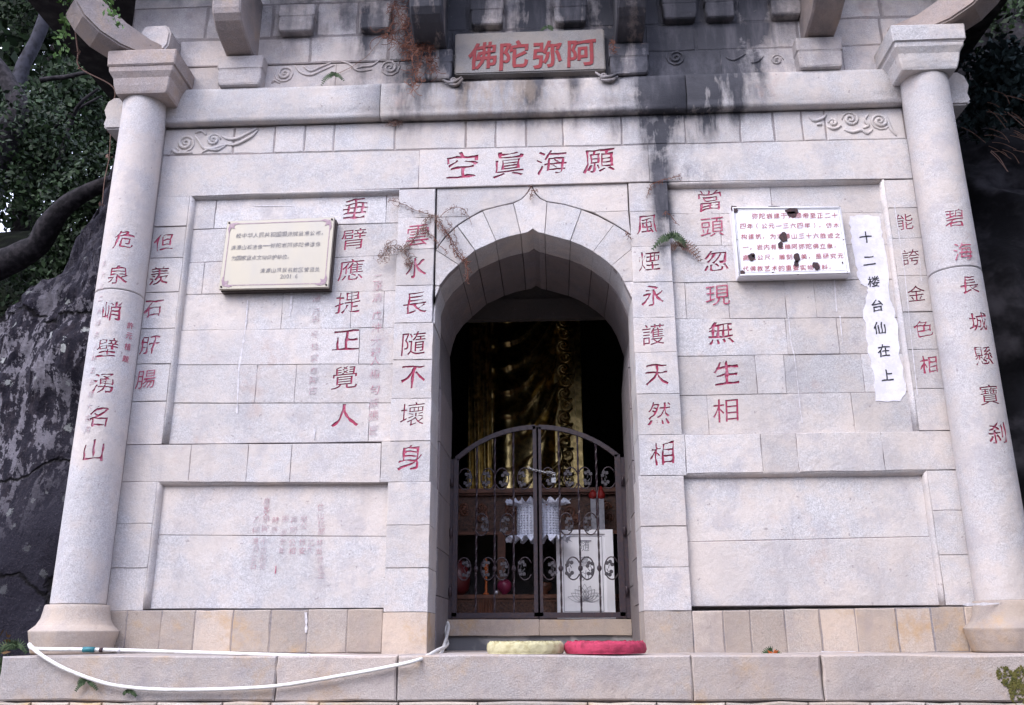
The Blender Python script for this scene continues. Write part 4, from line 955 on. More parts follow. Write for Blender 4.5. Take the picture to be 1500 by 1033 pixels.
for s in (-1, 1):
    lf = MB(); a, b = (xl+.028, xc-.012) if s < 0 else (xc+.012, xr-.028)
    for k in range(10):
        xa = a+(b-a)*k/10; xb_ = a+(b-a)*(k+1)/10; bar(lf, (xa-.001, GY, archz(xa)), (xb_+.001, GY, archz(xb_)), .032, .026)
    bar(lf, (a, GY+.001, zb+.012), (a, GY+.001, archz(a)), .034, .028); bar(lf, (b, GY+.001, zb+.012), (b, GY+.001, archz(b)+.008), .040, .028)
    bar(lf, (a-.016, GY+.002, zb+.02), (b+.016, GY+.002, zb+.02), .036, .03)
    leaf = lf.build('gate_leaf', M_IRON, GATE)
    h = MB()
    for zz in (.35, .75, 1.1): h.lathe([(.011, 0), (.012, .05), (.008, .06)], ((a-.03 if s < 0 else b+.03), GY-.02, zz), 8)
    h.build('hinge', M_IRON, leaf, True)
    bars = [697.5, 724.5, 752.5] if s < 0 else [821, 849.5, 877]
    for px in bars:
        x = GX(px); tb = MB(); z0_, z1_ = zb+.03, archz(x); n = 44
        V = []; Fc = []
        for k in range(n+1):
            z = z0_+(z1_-z0_)*k/n; an = k*.55
            for j in range(4):
                q = an+j*math.pi/2; V.append((x+.0075*math.cos(q), GY+.0075*math.sin(q), z))
        for k in range(n):
            for j in range(4): Fc.append((k*4+j, k*4+(j+1) % 4, (k+1)*4+(j+1) % 4, (k+1)*4+j))
        tb.add(V, Fc); tb.lathe([(.006, -.022), (.015, -.01), (.017, 0), (.015, .01), (.006, .022)], (x, GY, W(783, 833, GY)[1]), 8); tb.build('twisted_bar', M_IRON, leaf)
    # C scrolls with ivy leaves
    def scroll(cx, cz, sgn, r=.062):
        m = MB(); P = []
        for k in range(23):
            t = k/22; a_ = RAD(200)*0; 
            an = RAD(-150)+RAD(300)*t      # opening away from the bar
            P.append(Vector((cx - sgn*0 + sgn*(-.30*r+ r*.78*math.cos(an)), GY-.004, cz + r*1.22*math.sin(an))))
        for e, o_ in ((0, -1), (-1, 1)):
            c0 = P[e]
        curl = []
        for k in range(1, 7):
            an = RAD(-150)-RAD(48)*k; rr = .78*r*(1-.115*k); curl.append(Vector((cx+sgn*(-.30*r+rr*math.cos(an))+0, GY-.004, cz-r*.42+(-.62*r)*math.sin(RAD(90)-RAD(35)*k)*1)))
        m.tube(P, .0048, 5)
        o = m.build('scroll', M_IRON2 if False else M_IRON, leaf, True); return o
    def ivy(cx, cz, rot, s=.030):
        m = MB()
        for k in range(3):
            a_ = rot+RAD(-75+75*k); c = Vector((cx+s*.62*math.cos(a_), GY-.012, cz+s*.62*math.sin(a_)))
            V = [(c.x+s*.46*math.cos(q), c.y+(-.004 if j % 2 else .001), c.z+s*.46*math.sin(q)) for j, q in enumerate([2*math.pi*i/8 for i in range(8)])]
            m.add(V+[(v[0], v[1]+.004, v[2]) for v in V], [tuple(range(8)), tuple(range(15, 7, -1))]+[(i, i+8, (i+1) % 8+8, (i+1) % 8) for i in range(8)])
        a_ = rot+math.pi; m.tube([(cx, GY-.008, cz), (cx+s*.9*math.cos(a_), GY-.006, cz+s*.9*math.sin(a_))], .003, 4)
        m.build('ivy_leaf', M_IRON2, leaf)
    cen = {'b': ([(684, 1), (711, -1), (739, 1), (765, -1)] if s < 0 else [(808, 1), (835, -1), (863, 1), (891, -1)]), 't': ([(684, 1), (711, -1), (739, 1), (765, -1)] if s < 0 else [(808, 1), (835, -1), (863, 1), (891, -1)]), 'm': ([(709, 1), (739, -1)] if s < 0 else [(834, 1), (862, -1)])}
    for kx, yy in (('b', 833), ('m', 768), ('t', 701)):
        for (px, sg) in cen[kx]:
            x = GX(px); z = W(783, yy, GY)[1]; scroll(x, z, sg)
            ivy(x+random.uniform(-.008, .008), z+.022+random.uniform(-.006, .006), RAD(90+random.uniform(-40, 40))); ivy(x+random.uniform(-.01, .01), z-.026+random.uniform(-.006, .006), RAD(270+random.uniform(-40, 40)))
# chain
CH = empty('steel_chain', (-.12, GY-.03, 1.2), 'bright steel chain looped round the middle of the iron gate', 'chain')
cp = [G(p[0], p[1], GY-.035) for p in ((774, 685), (781, 688), (790, 690), (798, 692), (806, 692), (813, 694))]
cp = sm(cp, 3)
for i in range(len(cp)-1):
    a, b = cp[i], cp[i+1]; c = (a+b)/2; d = (b-a).normalized(); s = (Vector((0, 1, 0)) if i % 2 else d.cross(Vector((0, 1, 0)))).normalized()
    m = MB(); P = [c+d*(.0125*math.cos(q))+s*(.0062*math.sin(q)) for q in [2*math.pi*k/10 for k in range(11)]]; m.tube(P, .0022, 5); m.build('chain_link', M_STEEL, CH, True)
m = MB(); p = G(811, 703, GY-.035); m.box(p.x-.015, p.x+.015, p.y-.008, p.y+.008, p.z-.02, p.z+.014); m.tube([(p.x-.009, p.y, p.z+.012), (p.x-.009, p.y, p.z+.03), (p.x, p.y, p.z+.038), (p.x+.009, p.y, p.z+.03), (p.x+.009, p.y, p.z+.012)], .0025, 5); m.build('padlock', M_STEEL, CH)
# lace lantern behind the gate
LN = empty('lace_lantern', (-.13, 1.13, .78), 'white perforated paper lantern with ruffled rims hanging behind the gate bars', 'lantern')
lx0, lx1 = W(757, 760, 1.13)[0], W(820, 760, 1.13)[0]; lz0, lz1 = W(785, 785, 1.13)[1], W(785, 740, 1.13)[1]
lc = (lx0+lx1)/2; lr = (lx1-lx0)/2; m = MB(); NA, NZ = 34, 12
V = []; Fc = []
for j in range(NZ+1):
    for i in range(NA): a = 2*math.pi*(i+.5*(j % 2))/NA; V.append((lc+lr*math.cos(a), 1.13+lr*.55*math.sin(a), lz0+(lz1-lz0)*j/NZ))
me = None
for j in range(NZ):
    for i in range(NA):
        i2 = (i+1) % NA; q = [Vector(V[j*NA+i]), Vector(V[j*NA+i2]), Vector(V[(j+1)*NA+i2]), Vector(V[(j+1)*NA+i])]; c = sum(q, Vector())/4
        inn = [c+(p-c)*.48 for p in q]
        m.add(q+inn, [(k, (k+1) % 4, 4+(k+1) % 4, 4+k) for k in range(4)])
m.build('perforated_shade', M_LACE, LN)
for zz, sg in ((lz1, 1), (lz0, -1)):
    m = MB(); N = 90; V = []
    for i in range(N):
        a = 2*math.pi*i/N; wv = .016*math.sin(i*2*math.pi/5.)+.01*math.sin(i*1.7)
        for t in (0, .5, 1): rr = lr*(1.0+.42*t); V.append((lc+(rr+wv*t)*math.cos(a), 1.13+(rr*.6+wv*t)*math.sin(a), zz+sg*(.008+.03*t+.022*math.sin(i*1.3)*t)-sg*.012))
    m.add(V, [(i*3+k, ((i+1) % N)*3+k, ((i+1) % N)*3+k+1, i*3+k+1) for i in range(N) for k in range(2)]); m.build('ruffle', M_LACE, LN)
m = MB(); m.tube([(lc, 1.13, lz0+.02), (lc, 1.13, lz1+.02)], .006, 5); m.tube([(lc, 1.13, lz1+.0), (lc, 1.12, lz1+.55)], .0015, 4); m.build('hanging_cord', M_BLACK, LN)

# ------------------------------------------------------------ inside: box, altar, statue, offerings
BX = empty('donation_box', (.22, 1.35, .1), 'bright steel donation box with an engraved lotus standing behind the right gate leaf', 'donation box')
bx0, bx1 = W(816, 840, 1.25)[0], W(899, 840, 1.25)[0]; bz1 = W(858, 776, 1.25)[1]
m = MB(); m.box(bx0, bx1, 1.262, 1.60, .10, bz1-.004); m.build('box_body', M_BOX, BX)
m = MB(); w = .024
m.box(bx0-.003, bx0+w, 1.245, 1.270, .099, bz1); m.box(bx1-w-.03, bx1+.003, 1.245, 1.270, .099, bz1); m.box(bx0+w, bx1-w-.03, 1.246, 1.270, bz1-.03, bz1-.0005); m.box(bx0+w, bx1-w-.03, 1.246, 1.270, .0995, .22); m.build('box_frame', M_BOX, BX)
m = MB(); y = 1.2595; fx0, fx1, fz0, fz1 = bx0+.045, bx1-.075, .25, bz1-.05
for (a, b, c_, d_) in ((fx0, fx1, fz1, fz1+.004), (fx0, fx1, fz0, fz0+.004), (fx0, fx0+.004, fz0+.004, fz1), (fx1-.004, fx1, fz0+.004, fz1)): m.box(a, b, y, y+.003, c_, d_)
m.box(W(850, 787, 1.25)[0], W(866, 787, 1.25)[0], 1.257, 1.262, bz1-.082, bz1-.074); m.build('engraved_outline', M_BOXD, BX)
flat_text([(ch, *W(px, py, 1.25), .085) for ch, px, py in (('随', 856, 800), ('喜', 856, 822), ('功', 856, 843), ('德', 856, 0))][:3], lambda u, v: (u, 1.2592, v), 'engraved_letter', M_BOXD, BX, -.004, .03, True)
lcx, lcz = W(857, 880, 1.25); m = MB()
for k, (an, L, wd) in enumerate([(90, .115, .03), (68, .11, .03), (112, .11, .03), (48, .105, .03), (132, .105, .03), (28, .11, .026), (152, .11, .026), (12, .125, .022), (168, .125, .022), (80, .07, .024), (100, .07, .024)]):
    a = RAD(an); d = Vector((math.cos(a), 0, math.sin(a))); nn = Vector((-d.z, 0, d.x)); P = []
    for t in [i/8 for i in range(9)]: P.append(Vector((lcx, 1.2585, lcz))+d*L*t+nn*wd*math.sin(math.pi*t)*(1-.2*t))
    for t in [i/8 for i in range(8, -1, -1)]: P.append(Vector((lcx, 1.2585, lcz))+d*L*t-nn*wd*math.sin(math.pi*t)*(1-.2*t))
    m.tube(P, .0016, 4)
m.build('lotus_engraving', M_BOXD, BX)
# altar
AL = empty('altar_table', (-.15, 1.95, .1), 'carved red-brown wooden altar table at the foot of the golden figure', 'altar')
ax0, ax1 = -1.15, .95; zt = W(750, 716, 1.75)[1]
m = MB(); m.box(ax0, ax1, 1.72, 2.35, zt-.035, zt); m.build('table_top', M_WOOD, AL)
m = MB(); m.box(ax0+.01, ax1-.01, 1.74, 1.76, zt-.05, zt-.036); m.box(ax0, ax1, 1.735, 1.765, zt-.36, zt-.335); m.build('rail', M_WOOD, AL)
za, zb2 = zt-.335, zt-.05
m = MB(); m.box(ax0+.02, ax1-.02, 1.775, 1.80, za, zb2); m.build('apron_panel', M_WOOD2, AL)
for i in range(9):
    cx = ax0+.16+i*.225; m = MB()
    for k in range(4): m.tube([(x, 1.772, z) for x, z in spiral(cx+random.uniform(-.07, .07), (za+zb2)/2+random.uniform(-.06, .06), random.uniform(.03, .055), 1.8, random.random()*6)], .009, 5)
    m.build('cloud_carving', M_WOOD, AL, True)
for x in (ax0+.04, -.42, .16, ax1-.04):
    m = MB(); m.box(x-.03, x+.03, 1.74, 1.80, .10, za); m.build('leg', M_WOOD, AL)
m = MB(); m.box(ax0, ax1, 2.3, 2.34, .10, zt-.036); m.build('back_board', M_DARK, AL)
LT = empty('offering_table', (-.15, 1.55, .1), 'low wooden offering table with fluted post in front of the altar', 'table')
lz = W(750, 871, 1.45)[1]
m = MB(); m.box(-.95, .55, 1.44, 1.70, lz-.028, lz); m.build('table_top', M_WOOD, LT)
m = MB(); m.box(-.94, .54, 1.455, 1.47, .11, lz-.028); m.build('front_panel', M_WOOD2, LT)
m = MB(); m.box(-.93, .53, 1.449, 1.4555, lz-.05, lz-.042); m.build('bead', M_WOOD, LT)
m = MB(); xx = W(713, 890, 1.45)[0]; m.box(xx-.065, xx+.065, 1.448, 1.46, .11, lz-.03)
for k in range(6): m.tube([(xx-.05+k*.02, 1.446, .11), (xx-.05+k*.02, 1.446, lz-.035)], .007, 6)
m.build('fluted_post', M_WOOD, LT, False)
def small(name, label, cat, mat, prof, px, Y=1.52, group=None, z=None, ms=None):
    X = W(px, 868, Y)[0]; m = MB(); m.lathe(prof, (X, Y, lz if z is None else z), 20); o = m.build(name, mat, None, True); return tag(o, label, cat, group)
small('lotus_lamp', 'round pink lamp on the low offering table behind the left gate leaf', 'lamp', M_PINK2, [(.02, 0), (.022, .012), (.045, .03), (.056, .06), (.05, .09), (.03, .108), (.01, .112)], 739)
small('candle', 'thin orange candle standing on the low table left of the pink lamp', 'candle', M_ORG, [(.022, 0), (.022, .01), (.009, .02), (.009, .14), (.016, .16), (.017, .21), (.009, .25), (.002, .27)], 712)
small('glass_cup', 'small pale cup on the low table between candle and pink lamp', 'cup', M_ENAM, [(.010, 0), (.014, .03), (.013, .03), (.004, .01)], 727)
small('offering_jar', 'round dark red jar at the left end of the low offering table', 'jar', M_REDC if False else simple('dark_red_glaze', (.10, .01, .012), .4), [(.05, 0), (.085, .04), (.095, .12), (.08, .20), (.05, .22), (.05, .25)], 670)
small('incense_burner', 'small dark incense burner on the low table beside the white steel box', 'incense burner', M_WOOD, [(.03, 0), (.02, .02), (.05, .04), (.055, .08), (.045, .09)], 798)
# two wrapped posts with red ribbons
for i, px in enumerate((869, 881)):
    e = empty('ribboned_post', (W(px, 740, 1.6)[0], 1.6, .1), ('left' if i == 0 else 'right')+' one of two slim grey posts with red ribbon tops behind the steel box', 'post', 'ribboned posts behind the box')
    X = e.location.x; zt_ = W(px, 728, 1.6)[1]; m = MB(); m.box(X-.02, X+.02, 1.59, 1.62, .1, zt_); m.build('post', M_BOXD, e)
    m = MB(); m.lathe([(.01, -.03), (.03, -.02), (.034, .01), (.02, .035), (.006, .045+.03*i)], (X, 1.605, zt_+.01), 10); m.build('ribbon', M_REDC, e, True)
# golden figure
ST = empty('golden_statue', (-.25, 2.9, 1.2), 'tall gilded standing figure with draped robe deep inside the dark chamber', 'statue')
nx, nz = 150, 190; V = []; Fc = []
def robe(x, z):
    u = (x+.30)/.62                               # -1..1 across
    d = .42*math.sqrt(max(0, 1-min(1, abs(u))**2.3))
    # U-shaped swags over the leg, rising to the right
    ss = lambda a, b, v: (lambda t: t*t*(3-2*t))(max(0, min(1, (v-a)/(b-a))))
    w = .07*math.exp(-((x+.43)/.13)**2)
    zl_ = 2.4*max(0, x+.45)**2 + .35*min(0, x+.45)**2
    ph = (z - zl_ - 1.50)/.235; f_ = ph-math.floor(ph)
    w += .040*(1-ss(0, .85, f_))*ss(-.60, -.48, x)*(1-ss(-.05, .08, x))*(.35+.65*ss(1.75, 1.95, z))
    an = math.atan2(.22-x, 3.0-z)           # long folds fanning down from the raised hand
    w += .022*math.sin(an*34+math.sin(z*3)*.6)*ss(-.30, -.10, x)*(1-ss(2.35, 2.75, z))
    if x < -.56: w += .030*math.sin((x+.52)*70+(z*2.0))
    return d+w
X0, X1, Z0, Z1 = -.80, .28, 1.10, 4.0
for j in range(nz+1):
    z = Z0+(Z1-Z0)*j/nz; sc = 1-.0*(z-Z0)
    for i in range(nx+1):
        x = X0+(X1-X0)*i/nx; V.append((x, 3.1-robe(x, z), z))
for j in range(nz):
    for i in range(nx): a = j*(nx+1)+i; Fc.append((a, a+1, a+nx+2, a+nx+1))
n0 = len(V)
V += [(X0, 3.5, Z0), (X1, 3.5, Z0), (X1, 3.5, Z1), (X0, 3.5, Z1)]
Fc += [(n0, n0+1, n0+2, n0+3)]
m = MB(); m.add(V, Fc); m.build('robe', M_GOLD, ST, True)
m = MB(); sp_x0 = W(848, 600, 2.6)[0]; bx_ = W(829, 600, 2.6)[0]
m.box(sp_x0-.028, sp_x0+.028, 2.66, 2.72, 1.1, 3.1); m.build('robe_edge_band', M_GOLD, ST)
m = MB(); m.box(bx_-.10, sp_x0+.03, 2.73, 2.80, 1.1, 3.3); m.build('robe_panel', M_GOLD, ST)
for k in range(15):
    z = 1.30+k*.115; m = MB(); s = 1 if k % 2 else -1
    P = spiral(bx_+.012*s, z, .062, 2.0, 1.2*s, s); m.tube([(x, 2.70-.004*i, zz) for i, (x, zz) in enumerate(P)], [.016*(1-.6*i/len(P)) for i in range(len(P))], 6)
    m.tube(sm([(bx_-.06*s, 2.71, z-.05), (bx_, 2.69, z-.062), (bx_+.055*s, 2.7, z-.02)], 4), .013, 6)
    m.build('scroll_ornament', M_GOLD, ST, True)
for k in range(5):
    m = MB(); m.tube(sm([(-.12, 2.66, 1.25+k*.05), (-.02+k*.02, 2.6, 1.30+k*.07), (.05, 2.62, 1.42+k*.08)], 6), .02, 6); m.build('robe_fold', M_GOLD, ST, True)
for (hx, hz, rr) in ((-.25, 4.25, .26),):
    m = MB(); m.lathe([(.08, -.35), (.16, -.28), (.22, -.15), (.25, 0), (.23, .15), (.14, .25), (.10, .32), (.02, .36)], (hx, 3.0, hz), 24); m.build('head', M_GOLD, ST, True)
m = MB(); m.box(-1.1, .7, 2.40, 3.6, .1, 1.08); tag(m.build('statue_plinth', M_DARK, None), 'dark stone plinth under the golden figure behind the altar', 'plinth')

# ------------------------------------------------------------ cushions
def cushion(px0, px1, name, label, mat, Yc=-.345):
    xa, xb_ = W(px0, 958, Yc)[0], W(px1, 958, Yc)[0]; xc_ = (xa+xb_)/2; r = (xb_-xa)/2*.985
    e = empty(name, (xc_, Yc, 0), label, 'cushion', 'round kneeling cushions on the step')
    n = 96; V = []; Fc = []; prof = [(0.0, .060), (.35, .062), (.75, .061), (.93, .060), (.985, .054), (1.0, .045), (1.01, .025), (1.0, .010), (.97, .0015)]
    for k, (s, z) in enumerate(prof):
        for i in range(n):
            a = 2*math.pi*i/n; w = .012*noise.noise(Vector((math.cos(a)*5, math.sin(a)*5, k*.4)))+.007*math.sin(a*17+k*.9+2*math.sin(a*3))*(k > 3)+.004*math.sin(a*41+k)*(k > 3)
            V.append((xc_+(s+w)*r*math.cos(a), Yc+(s+w)*r*math.sin(a), z+.005*noise.noise(Vector((math.cos(a)*4*s, math.sin(a)*4*s, 3)))*(z > .02)))
    for k in range(len(prof)-1):
        for i in range(n): Fc.append((k*n+i, (k+1)*n+i, (k+1)*n+(i+1) % n, k*n+(i+1) % n))
    Fc.append(tuple((len(prof)-1)*n+i for i in range(n)))
    m = MB(); m.add(V, Fc); m.build('cushion_pad', mat, e, True)
    m = MB(); V = []
    for i in range(n*2):
        a = 2*math.pi*i/(n*2)
        for t in (0, 1): V.append((xc_+r*(.955-.03*t+.012*math.sin(i*2.1))*math.cos(a), Yc+r*(.955-.03*t+.012*math.sin(i*2.1))*math.sin(a), .056+t*(.008+.006*noise.noise(Vector((i*.35, 0, px0))))))
    m.add(V, [(2*i, 2*((i+1) % (n*2)), 2*((i+1) % (n*2))+1, 2*i+1) for i in range(n*2)]); m.build('frill', mat, e)
cushion(713, 826.5, 'round_cushion', 'pale yellow round kneeling cushion on the step in front of the doorway', M_YEL)
cushion(826.5, 947, 'round_cushion', 'crimson round kneeling cushion on the step beside the right jamb', M_PINK)

# ------------------------------------------------------------ white plastic pipe
PIPE = empty('water_hose', (-2.9, -.4, 0), 'white plastic water hose with teal tape lying along and sagging over the step', 'hose')
r = .0098
P1 = [WP(x, y, Y) for x, y, Y in ((43, 944, -.50), (46, 949, -.56), (60, 951, -.60), (110, 951.5, -.60), (170, 952.5, -.58), (300, 956.5, -.56), (450, 961, -.5), (590, 965, -.42), (640, 962, -.15), (652, 940, .30), (657, 920, .8), (656, 912, .9))]
P2 = [WP(x, y, Y) for x, y, Y in ((43, 944, -.50), (52, 953, -.615), (70, 966, -.63), (100, 982, -.635), (145, 998.5, -.635), (180, 1006, -.635), (240, 1010.5, -.635), (330, 1009.5, -.635), (410, 1004.5, -.635), (500, 990, -.635), (570, 977, -.63), (615, 966, -.615), (640, 953, -.2), (655, 945, .35), (654, 935, .7), (652, 914, .9))]
for P in (P1, P2):
    m = MB(); m.tube(sm(P, 6), r, 8); m.build('hose_run', M_HOSE, PIPE, True)
m = MB(); m.tube([WP(122, 951.8, -.60), WP(129, 951.6, -.60), WP(138, 952, -.60)], r*1.45, 8); m.build('teal_tape', M_TEAL, PIPE, True)
for a_, b_ in (((172, 953), (176, 953.1)), ((450, 961), (455, 961))):
    m = MB(); m.tube([WP(*a_, -.58 if a_[0] < 300 else -.5), WP(*b_, -.58 if a_[0] < 300 else -.5)], r*1.25, 8); m.build('pipe_sleeve', M_LIME, PIPE, True)
m = MB(); m.tube([WP(146, 952.2, -.595), WP(150, 952.3, -.595)], r*1.2, 8); m.build('pipe_clip', M_RUST, PIPE, True)

# ------------------------------------------------------------ rocks and hill
def sheet(fn, nu, nv, name, mat, smooth=True):
    V = [fn(i/nu, j/nv) for j in range(nv+1) for i in range(nu+1)]
    Fc = [(j*(nu+1)+i, j*(nu+1)+i+1, (j+1)*(nu+1)+i+1, (j+1)*(nu+1)+i) for j in range(nv) for i in range(nu)]
    return link(name, mesh(name, V, Fc), mat, None, smooth)
def ridge(X):   # skyline of the boulder, measured
    pts = [W(-400, 620, .9), W(-120, 545, .9), W(0, 495, .9), W(60, 425, .9), W(100, 370, .9), W(140, 300, .9), W(175, 235, .9), W(260, 130, .9)]
    if X <= pts[0][0]: return pts[0][1]
    for a, b in zip(pts[:-1], pts[1:]):
        if X <= b[0]: return a[1]+(b[1]-a[1])*(X-a[0])/(b[0]-a[0])
    return pts[-1][1]
def rockf(u, v):
    X = -7.5+u*(7.5-2.69); t = v*1.7; zr = ridge(X)
    if t <= 1: z = -1.5+(zr+1.5)*t; Y = .30+.6*t**1.6
    else: z = zr+.30*(t-1)*1.0; Y = .9+3.2*(t-1)
    led = 1.68+.12*math.sin(X*3)-(X+3.3)*-.25
    Y -= .10*(1/(1+math.exp(-(z-led)*26)))*(1 if t <= 1 else max(0, 1-(t-1)*3))
    q = Vector((X, z*1.0, Y*.5)); amp = .05+.09*(1/(1+math.exp(-(z-led)*8)))
    d = noise.fractal(q*1.6, .9, 2.1, 5)*amp*1.2+noise.fractal(q*6, .8, 2.1, 4)*amp*.35
    return (X, Y-d, z+d*.3)
tag(sheet(rockf, 190, 170, 'rock', M_ROCK), kind='structure')
def hillf(u, v):
    X = -14+u*11.2; t = v; z = -.5+t*7.2; Y = 2.3+t*4.5+.3*math.sin(X)
    z *= 1.12-.25*max(0, min(1, (-X-4.6)/1.5))
    d = noise.fractal(Vector((X*.7, z*.7, 3)), .9, 2, 4)*.35
    return (X, Y+d, z+d*.4)
tag(sheet(hillf, 60, 40, 'hillside', M_EARTH), kind='structure')
def cliff(u, v):
    X = 2.45+u*8; z = -1.5+v*9.5; Y = 1.0+.12*max(0, z)-.10*(X-2.5)+.55*noise.fractal(Vector((X*.8, z*.55, 9)), .9, 2, 5)
    return (X, max(Y, .25), z)
tag(sheet(cliff, 90, 110, 'cliff', M_CLIFF), kind='structure')

# ------------------------------------------------------------ foliage
def leaves(C, n, size, name, mat, parent, spread=1.0, long=1.6, tilt=None):
    """C: list of (x, y, z, r); leaf-sized faces spread through the clumps"""
    C = np.array(C); w = C[:, 3]**2; idx = np.random.choice(len(C), n, p=w/w.sum())
    d = np.random.normal(size=(n, 3)); d /= np.linalg.norm(d, axis=1)[:, None]; rr = np.random.rand(n)**.45
    P = C[idx, :3]+d*(C[idx, 3]*rr)[:, None]*spread
    a = np.random.normal(size=(n, 3)); a[:, 2] -= .3; a /= np.linalg.norm(a, axis=1)[:, None]
    b = np.cross(a, np.random.normal(size=(n, 3))); b /= np.linalg.norm(b, axis=1)[:, None]; c = np.cross(a, b)
    s = size*(.55+.8*np.random.rand(n))[:, None]
    V = np.stack([P-a*s*long*.5, P+b*s*.45+c*s*.08, P+a*s*long*.5, P-b*s*.45+c*s*.08], 1).reshape(-1, 3)
    me = bpy.data.meshes.new(name); me.vertices.add(4*n); me.vertices.foreach_set('co', V.ravel())
    me.loops.add(4*n); me.polygons.add(n); me.loops.foreach_set('vertex_index', np.arange(4*n)); me.polygons.foreach_set('loop_start', np.arange(0, 4*n, 4)); me.polygons.foreach_set('loop_total', np.full(n, 4))
    me.update(); me.validate(); return link(name, me, mat, parent)
def clumps(n, fx, r0, r1): return [(*fx(), random.uniform(r0, r1)) for _ in range(n)]
def ptree(name, label, base, limbs, cl_, nleaf, size, mat, bark, cat='tree', group=None):
    e = empty(name, base, label, cat, group)
    for i, (P, r0, r1) in enumerate(limbs):
        Q = sm(P, 6); n = len(Q); Q = [q+noise.noise_vector(q*3)*.03 for q in Q]
        m = MB(); m.tube(Q, [(r0+(r1-r0)*k/(n-1))*(1+.12*noise.noise(Q[k]*5)) for k in range(n)], 10); m.build('trunk' if i == 0 else 'branch', bark, e, True)
    leaves(cl_, nleaf, size, 'crown', mat, e); return e
R_ = random.uniform
# far-left tree with the crooked dark limb
ptree('forest_tree', 'dark crooked tree leaning at the left edge, thick limb bent behind the column', (-6.2, 2.4, .5),
      [([WP(-190, 470, 1.9), WP(-60, 420, 1.8), WP(0, 388, 1.8), WP(30, 372, 1.75), WP(58, 358, 1.7), WP(78, 325, 1.6), WP(95, 303, 1.55), WP(125, 282, 1.5), WP(180, 255, 1.5)], .15, .06),
       ([WP(-60, 330, 2.4), WP(0, 222, 2.4), WP(20, 190, 2.4), WP(27, 160, 2.4), WP(18, 130, 2.4), WP(0, 100, 2.4), WP(-40, 50, 2.4)], .16, .06),
       ([WP(60, 118, 2.4), WP(95, 112, 2.4), WP(130, 106, 2.4), WP(165, 112, 2.3)], .03, .012),
       ([WP(80, 250, 2.5), WP(105, 180, 2.5), WP(120, 150, 2.4), WP(145, 128, 2.4)], .03, .012),
       ([WP(58, 230, 2.6), WP(70, 195, 2.6), WP(110, 165, 2.5), WP(150, 140, 2.5)], .025, .01)],
      clumps(34, lambda: tuple(WP(R_(-220, 160), R_(180, 420), R_(2.2, 3.2))), .25, .5), 26000, .038, M_LEAF, M_BARK)
ptree('slender_tree', 'pale trunked slender tree behind the crooked limb at upper left', (-6.5, 4.2, 1.0),
      [([WP(-40, 380, 4.0), WP(5, 230, 4.0), WP(25, 130, 4.0), WP(45, 75, 4.0), WP(65, 30, 4.0), WP(75, -60, 4.0)], .10, .07), ([WP(25, 130, 4.0), WP(-10, 90, 4.0), WP(-60, 20, 4.0)], .06, .02)],
      clumps(46, lambda: tuple(WP(R_(-250, 190), R_(-160, 260), R_(3.6, 5.5))), .3, .6), 44000, .05, M_LEAF, M_BARK2)
ptree('canopy_tree', 'tall dense tree whose canopy closes off the sky beyond the hillside', (-9.5, 9.0, 1.5),
      [([(-9.5, 9, 1), (-9.2, 9, 4), (-9.4, 8.8, 8), (-9, 8.5, 11)], .3, .15)], clumps(170, lambda: tuple(WP(R_(-600, 300), R_(-380, 340), R_(6.5, 10))), .7, 1.2), 90000, .13, M_LEAF, M_BARK)
# overhanging sprig by the left capital
def sprig(name, label, pts, Y, rs, nleaf, lsize, mat, lm, cat='plant', spread=.05):
    e = empty(name, WP(*pts[0], Y), label, cat); P = sm([WP(x, y, Y+R_(-.03, .03)) for x, y in pts], 6)
    m = MB(); m.tube(P, [rs*(1-.6*k/len(P)) for k in range(len(P))], 5); m.build('stem', mat, e, True)
    if nleaf: leaves([(*P[int(k)], spread) for k in np.linspace(1, len(P)-1, 9)], nleaf, lsize, 'leaves', lm, e)
    return e
sprig('leafy_sprig', 'bright green leafy sprig hanging left of the left bracket arm', [(100, 0), (102, 20), (98, 40), (90, 60), (86, 75)], -.1, .004, 70, .035, M_BARK, M_LEAF3, spread=.07)
sprig('leafy_twig', 'small green leafed twig above the left corner arm', [(150, -20), (158, 5), (165, 20), (172, 38)], -.75, .003, 60, .022, M_BARK, M_LEAF3, spread=.05)
sprig('hanging_creeper', 'thin pale creeper stem hanging down beside the left column', [(110, 40), (114, 75), (118, 100), (166, 128), (163, 160), (162, 190), (160, 230), (153, 265), (150, 300)], .12, .006, 26, .02, M_DRY, M_DRY, spread=.02)
# dried vines on the facade: curly stems
def curly(name, label, runs, mat, r=.0022, cat='vine', dens=1.0, Y=-.012):
    e = empty(name, WP(*runs[0][0][0], Y), label, cat)
    for (pts, curl, n) in runs:
        P = sm([WP(x, y, Y) for x, y in pts], 8); m = MB()
        m.tube([p+noise.noise_vector(p*30)*.008 for p in P], r*1.25, 4)
        for k in range(int(n*dens)):
            p = P[int(random.random()*(len(P)-1))]+Vector((R_(-1, 1)*curl*.5, -R_(0, .02), R_(-1, 1)*curl*.5)); a0 = R_(0, 6.28); c_ = curl*R_(.35, .9); q = [p]
            kk = R_(-1, 1)*3.5; ll = c_*R_(.6, 1.4)
            for s in range(7):
                a0 += kk*.28+R_(-.25, .25); p = p+Vector((math.cos(a0)*ll/5, R_(-.003, .003), math.sin(a0)*ll/5-.002)); q.append(p)
            m.tube(q, r*R_(.6, 1), 3, False)
        m.build('stem', mat, e)
    return e
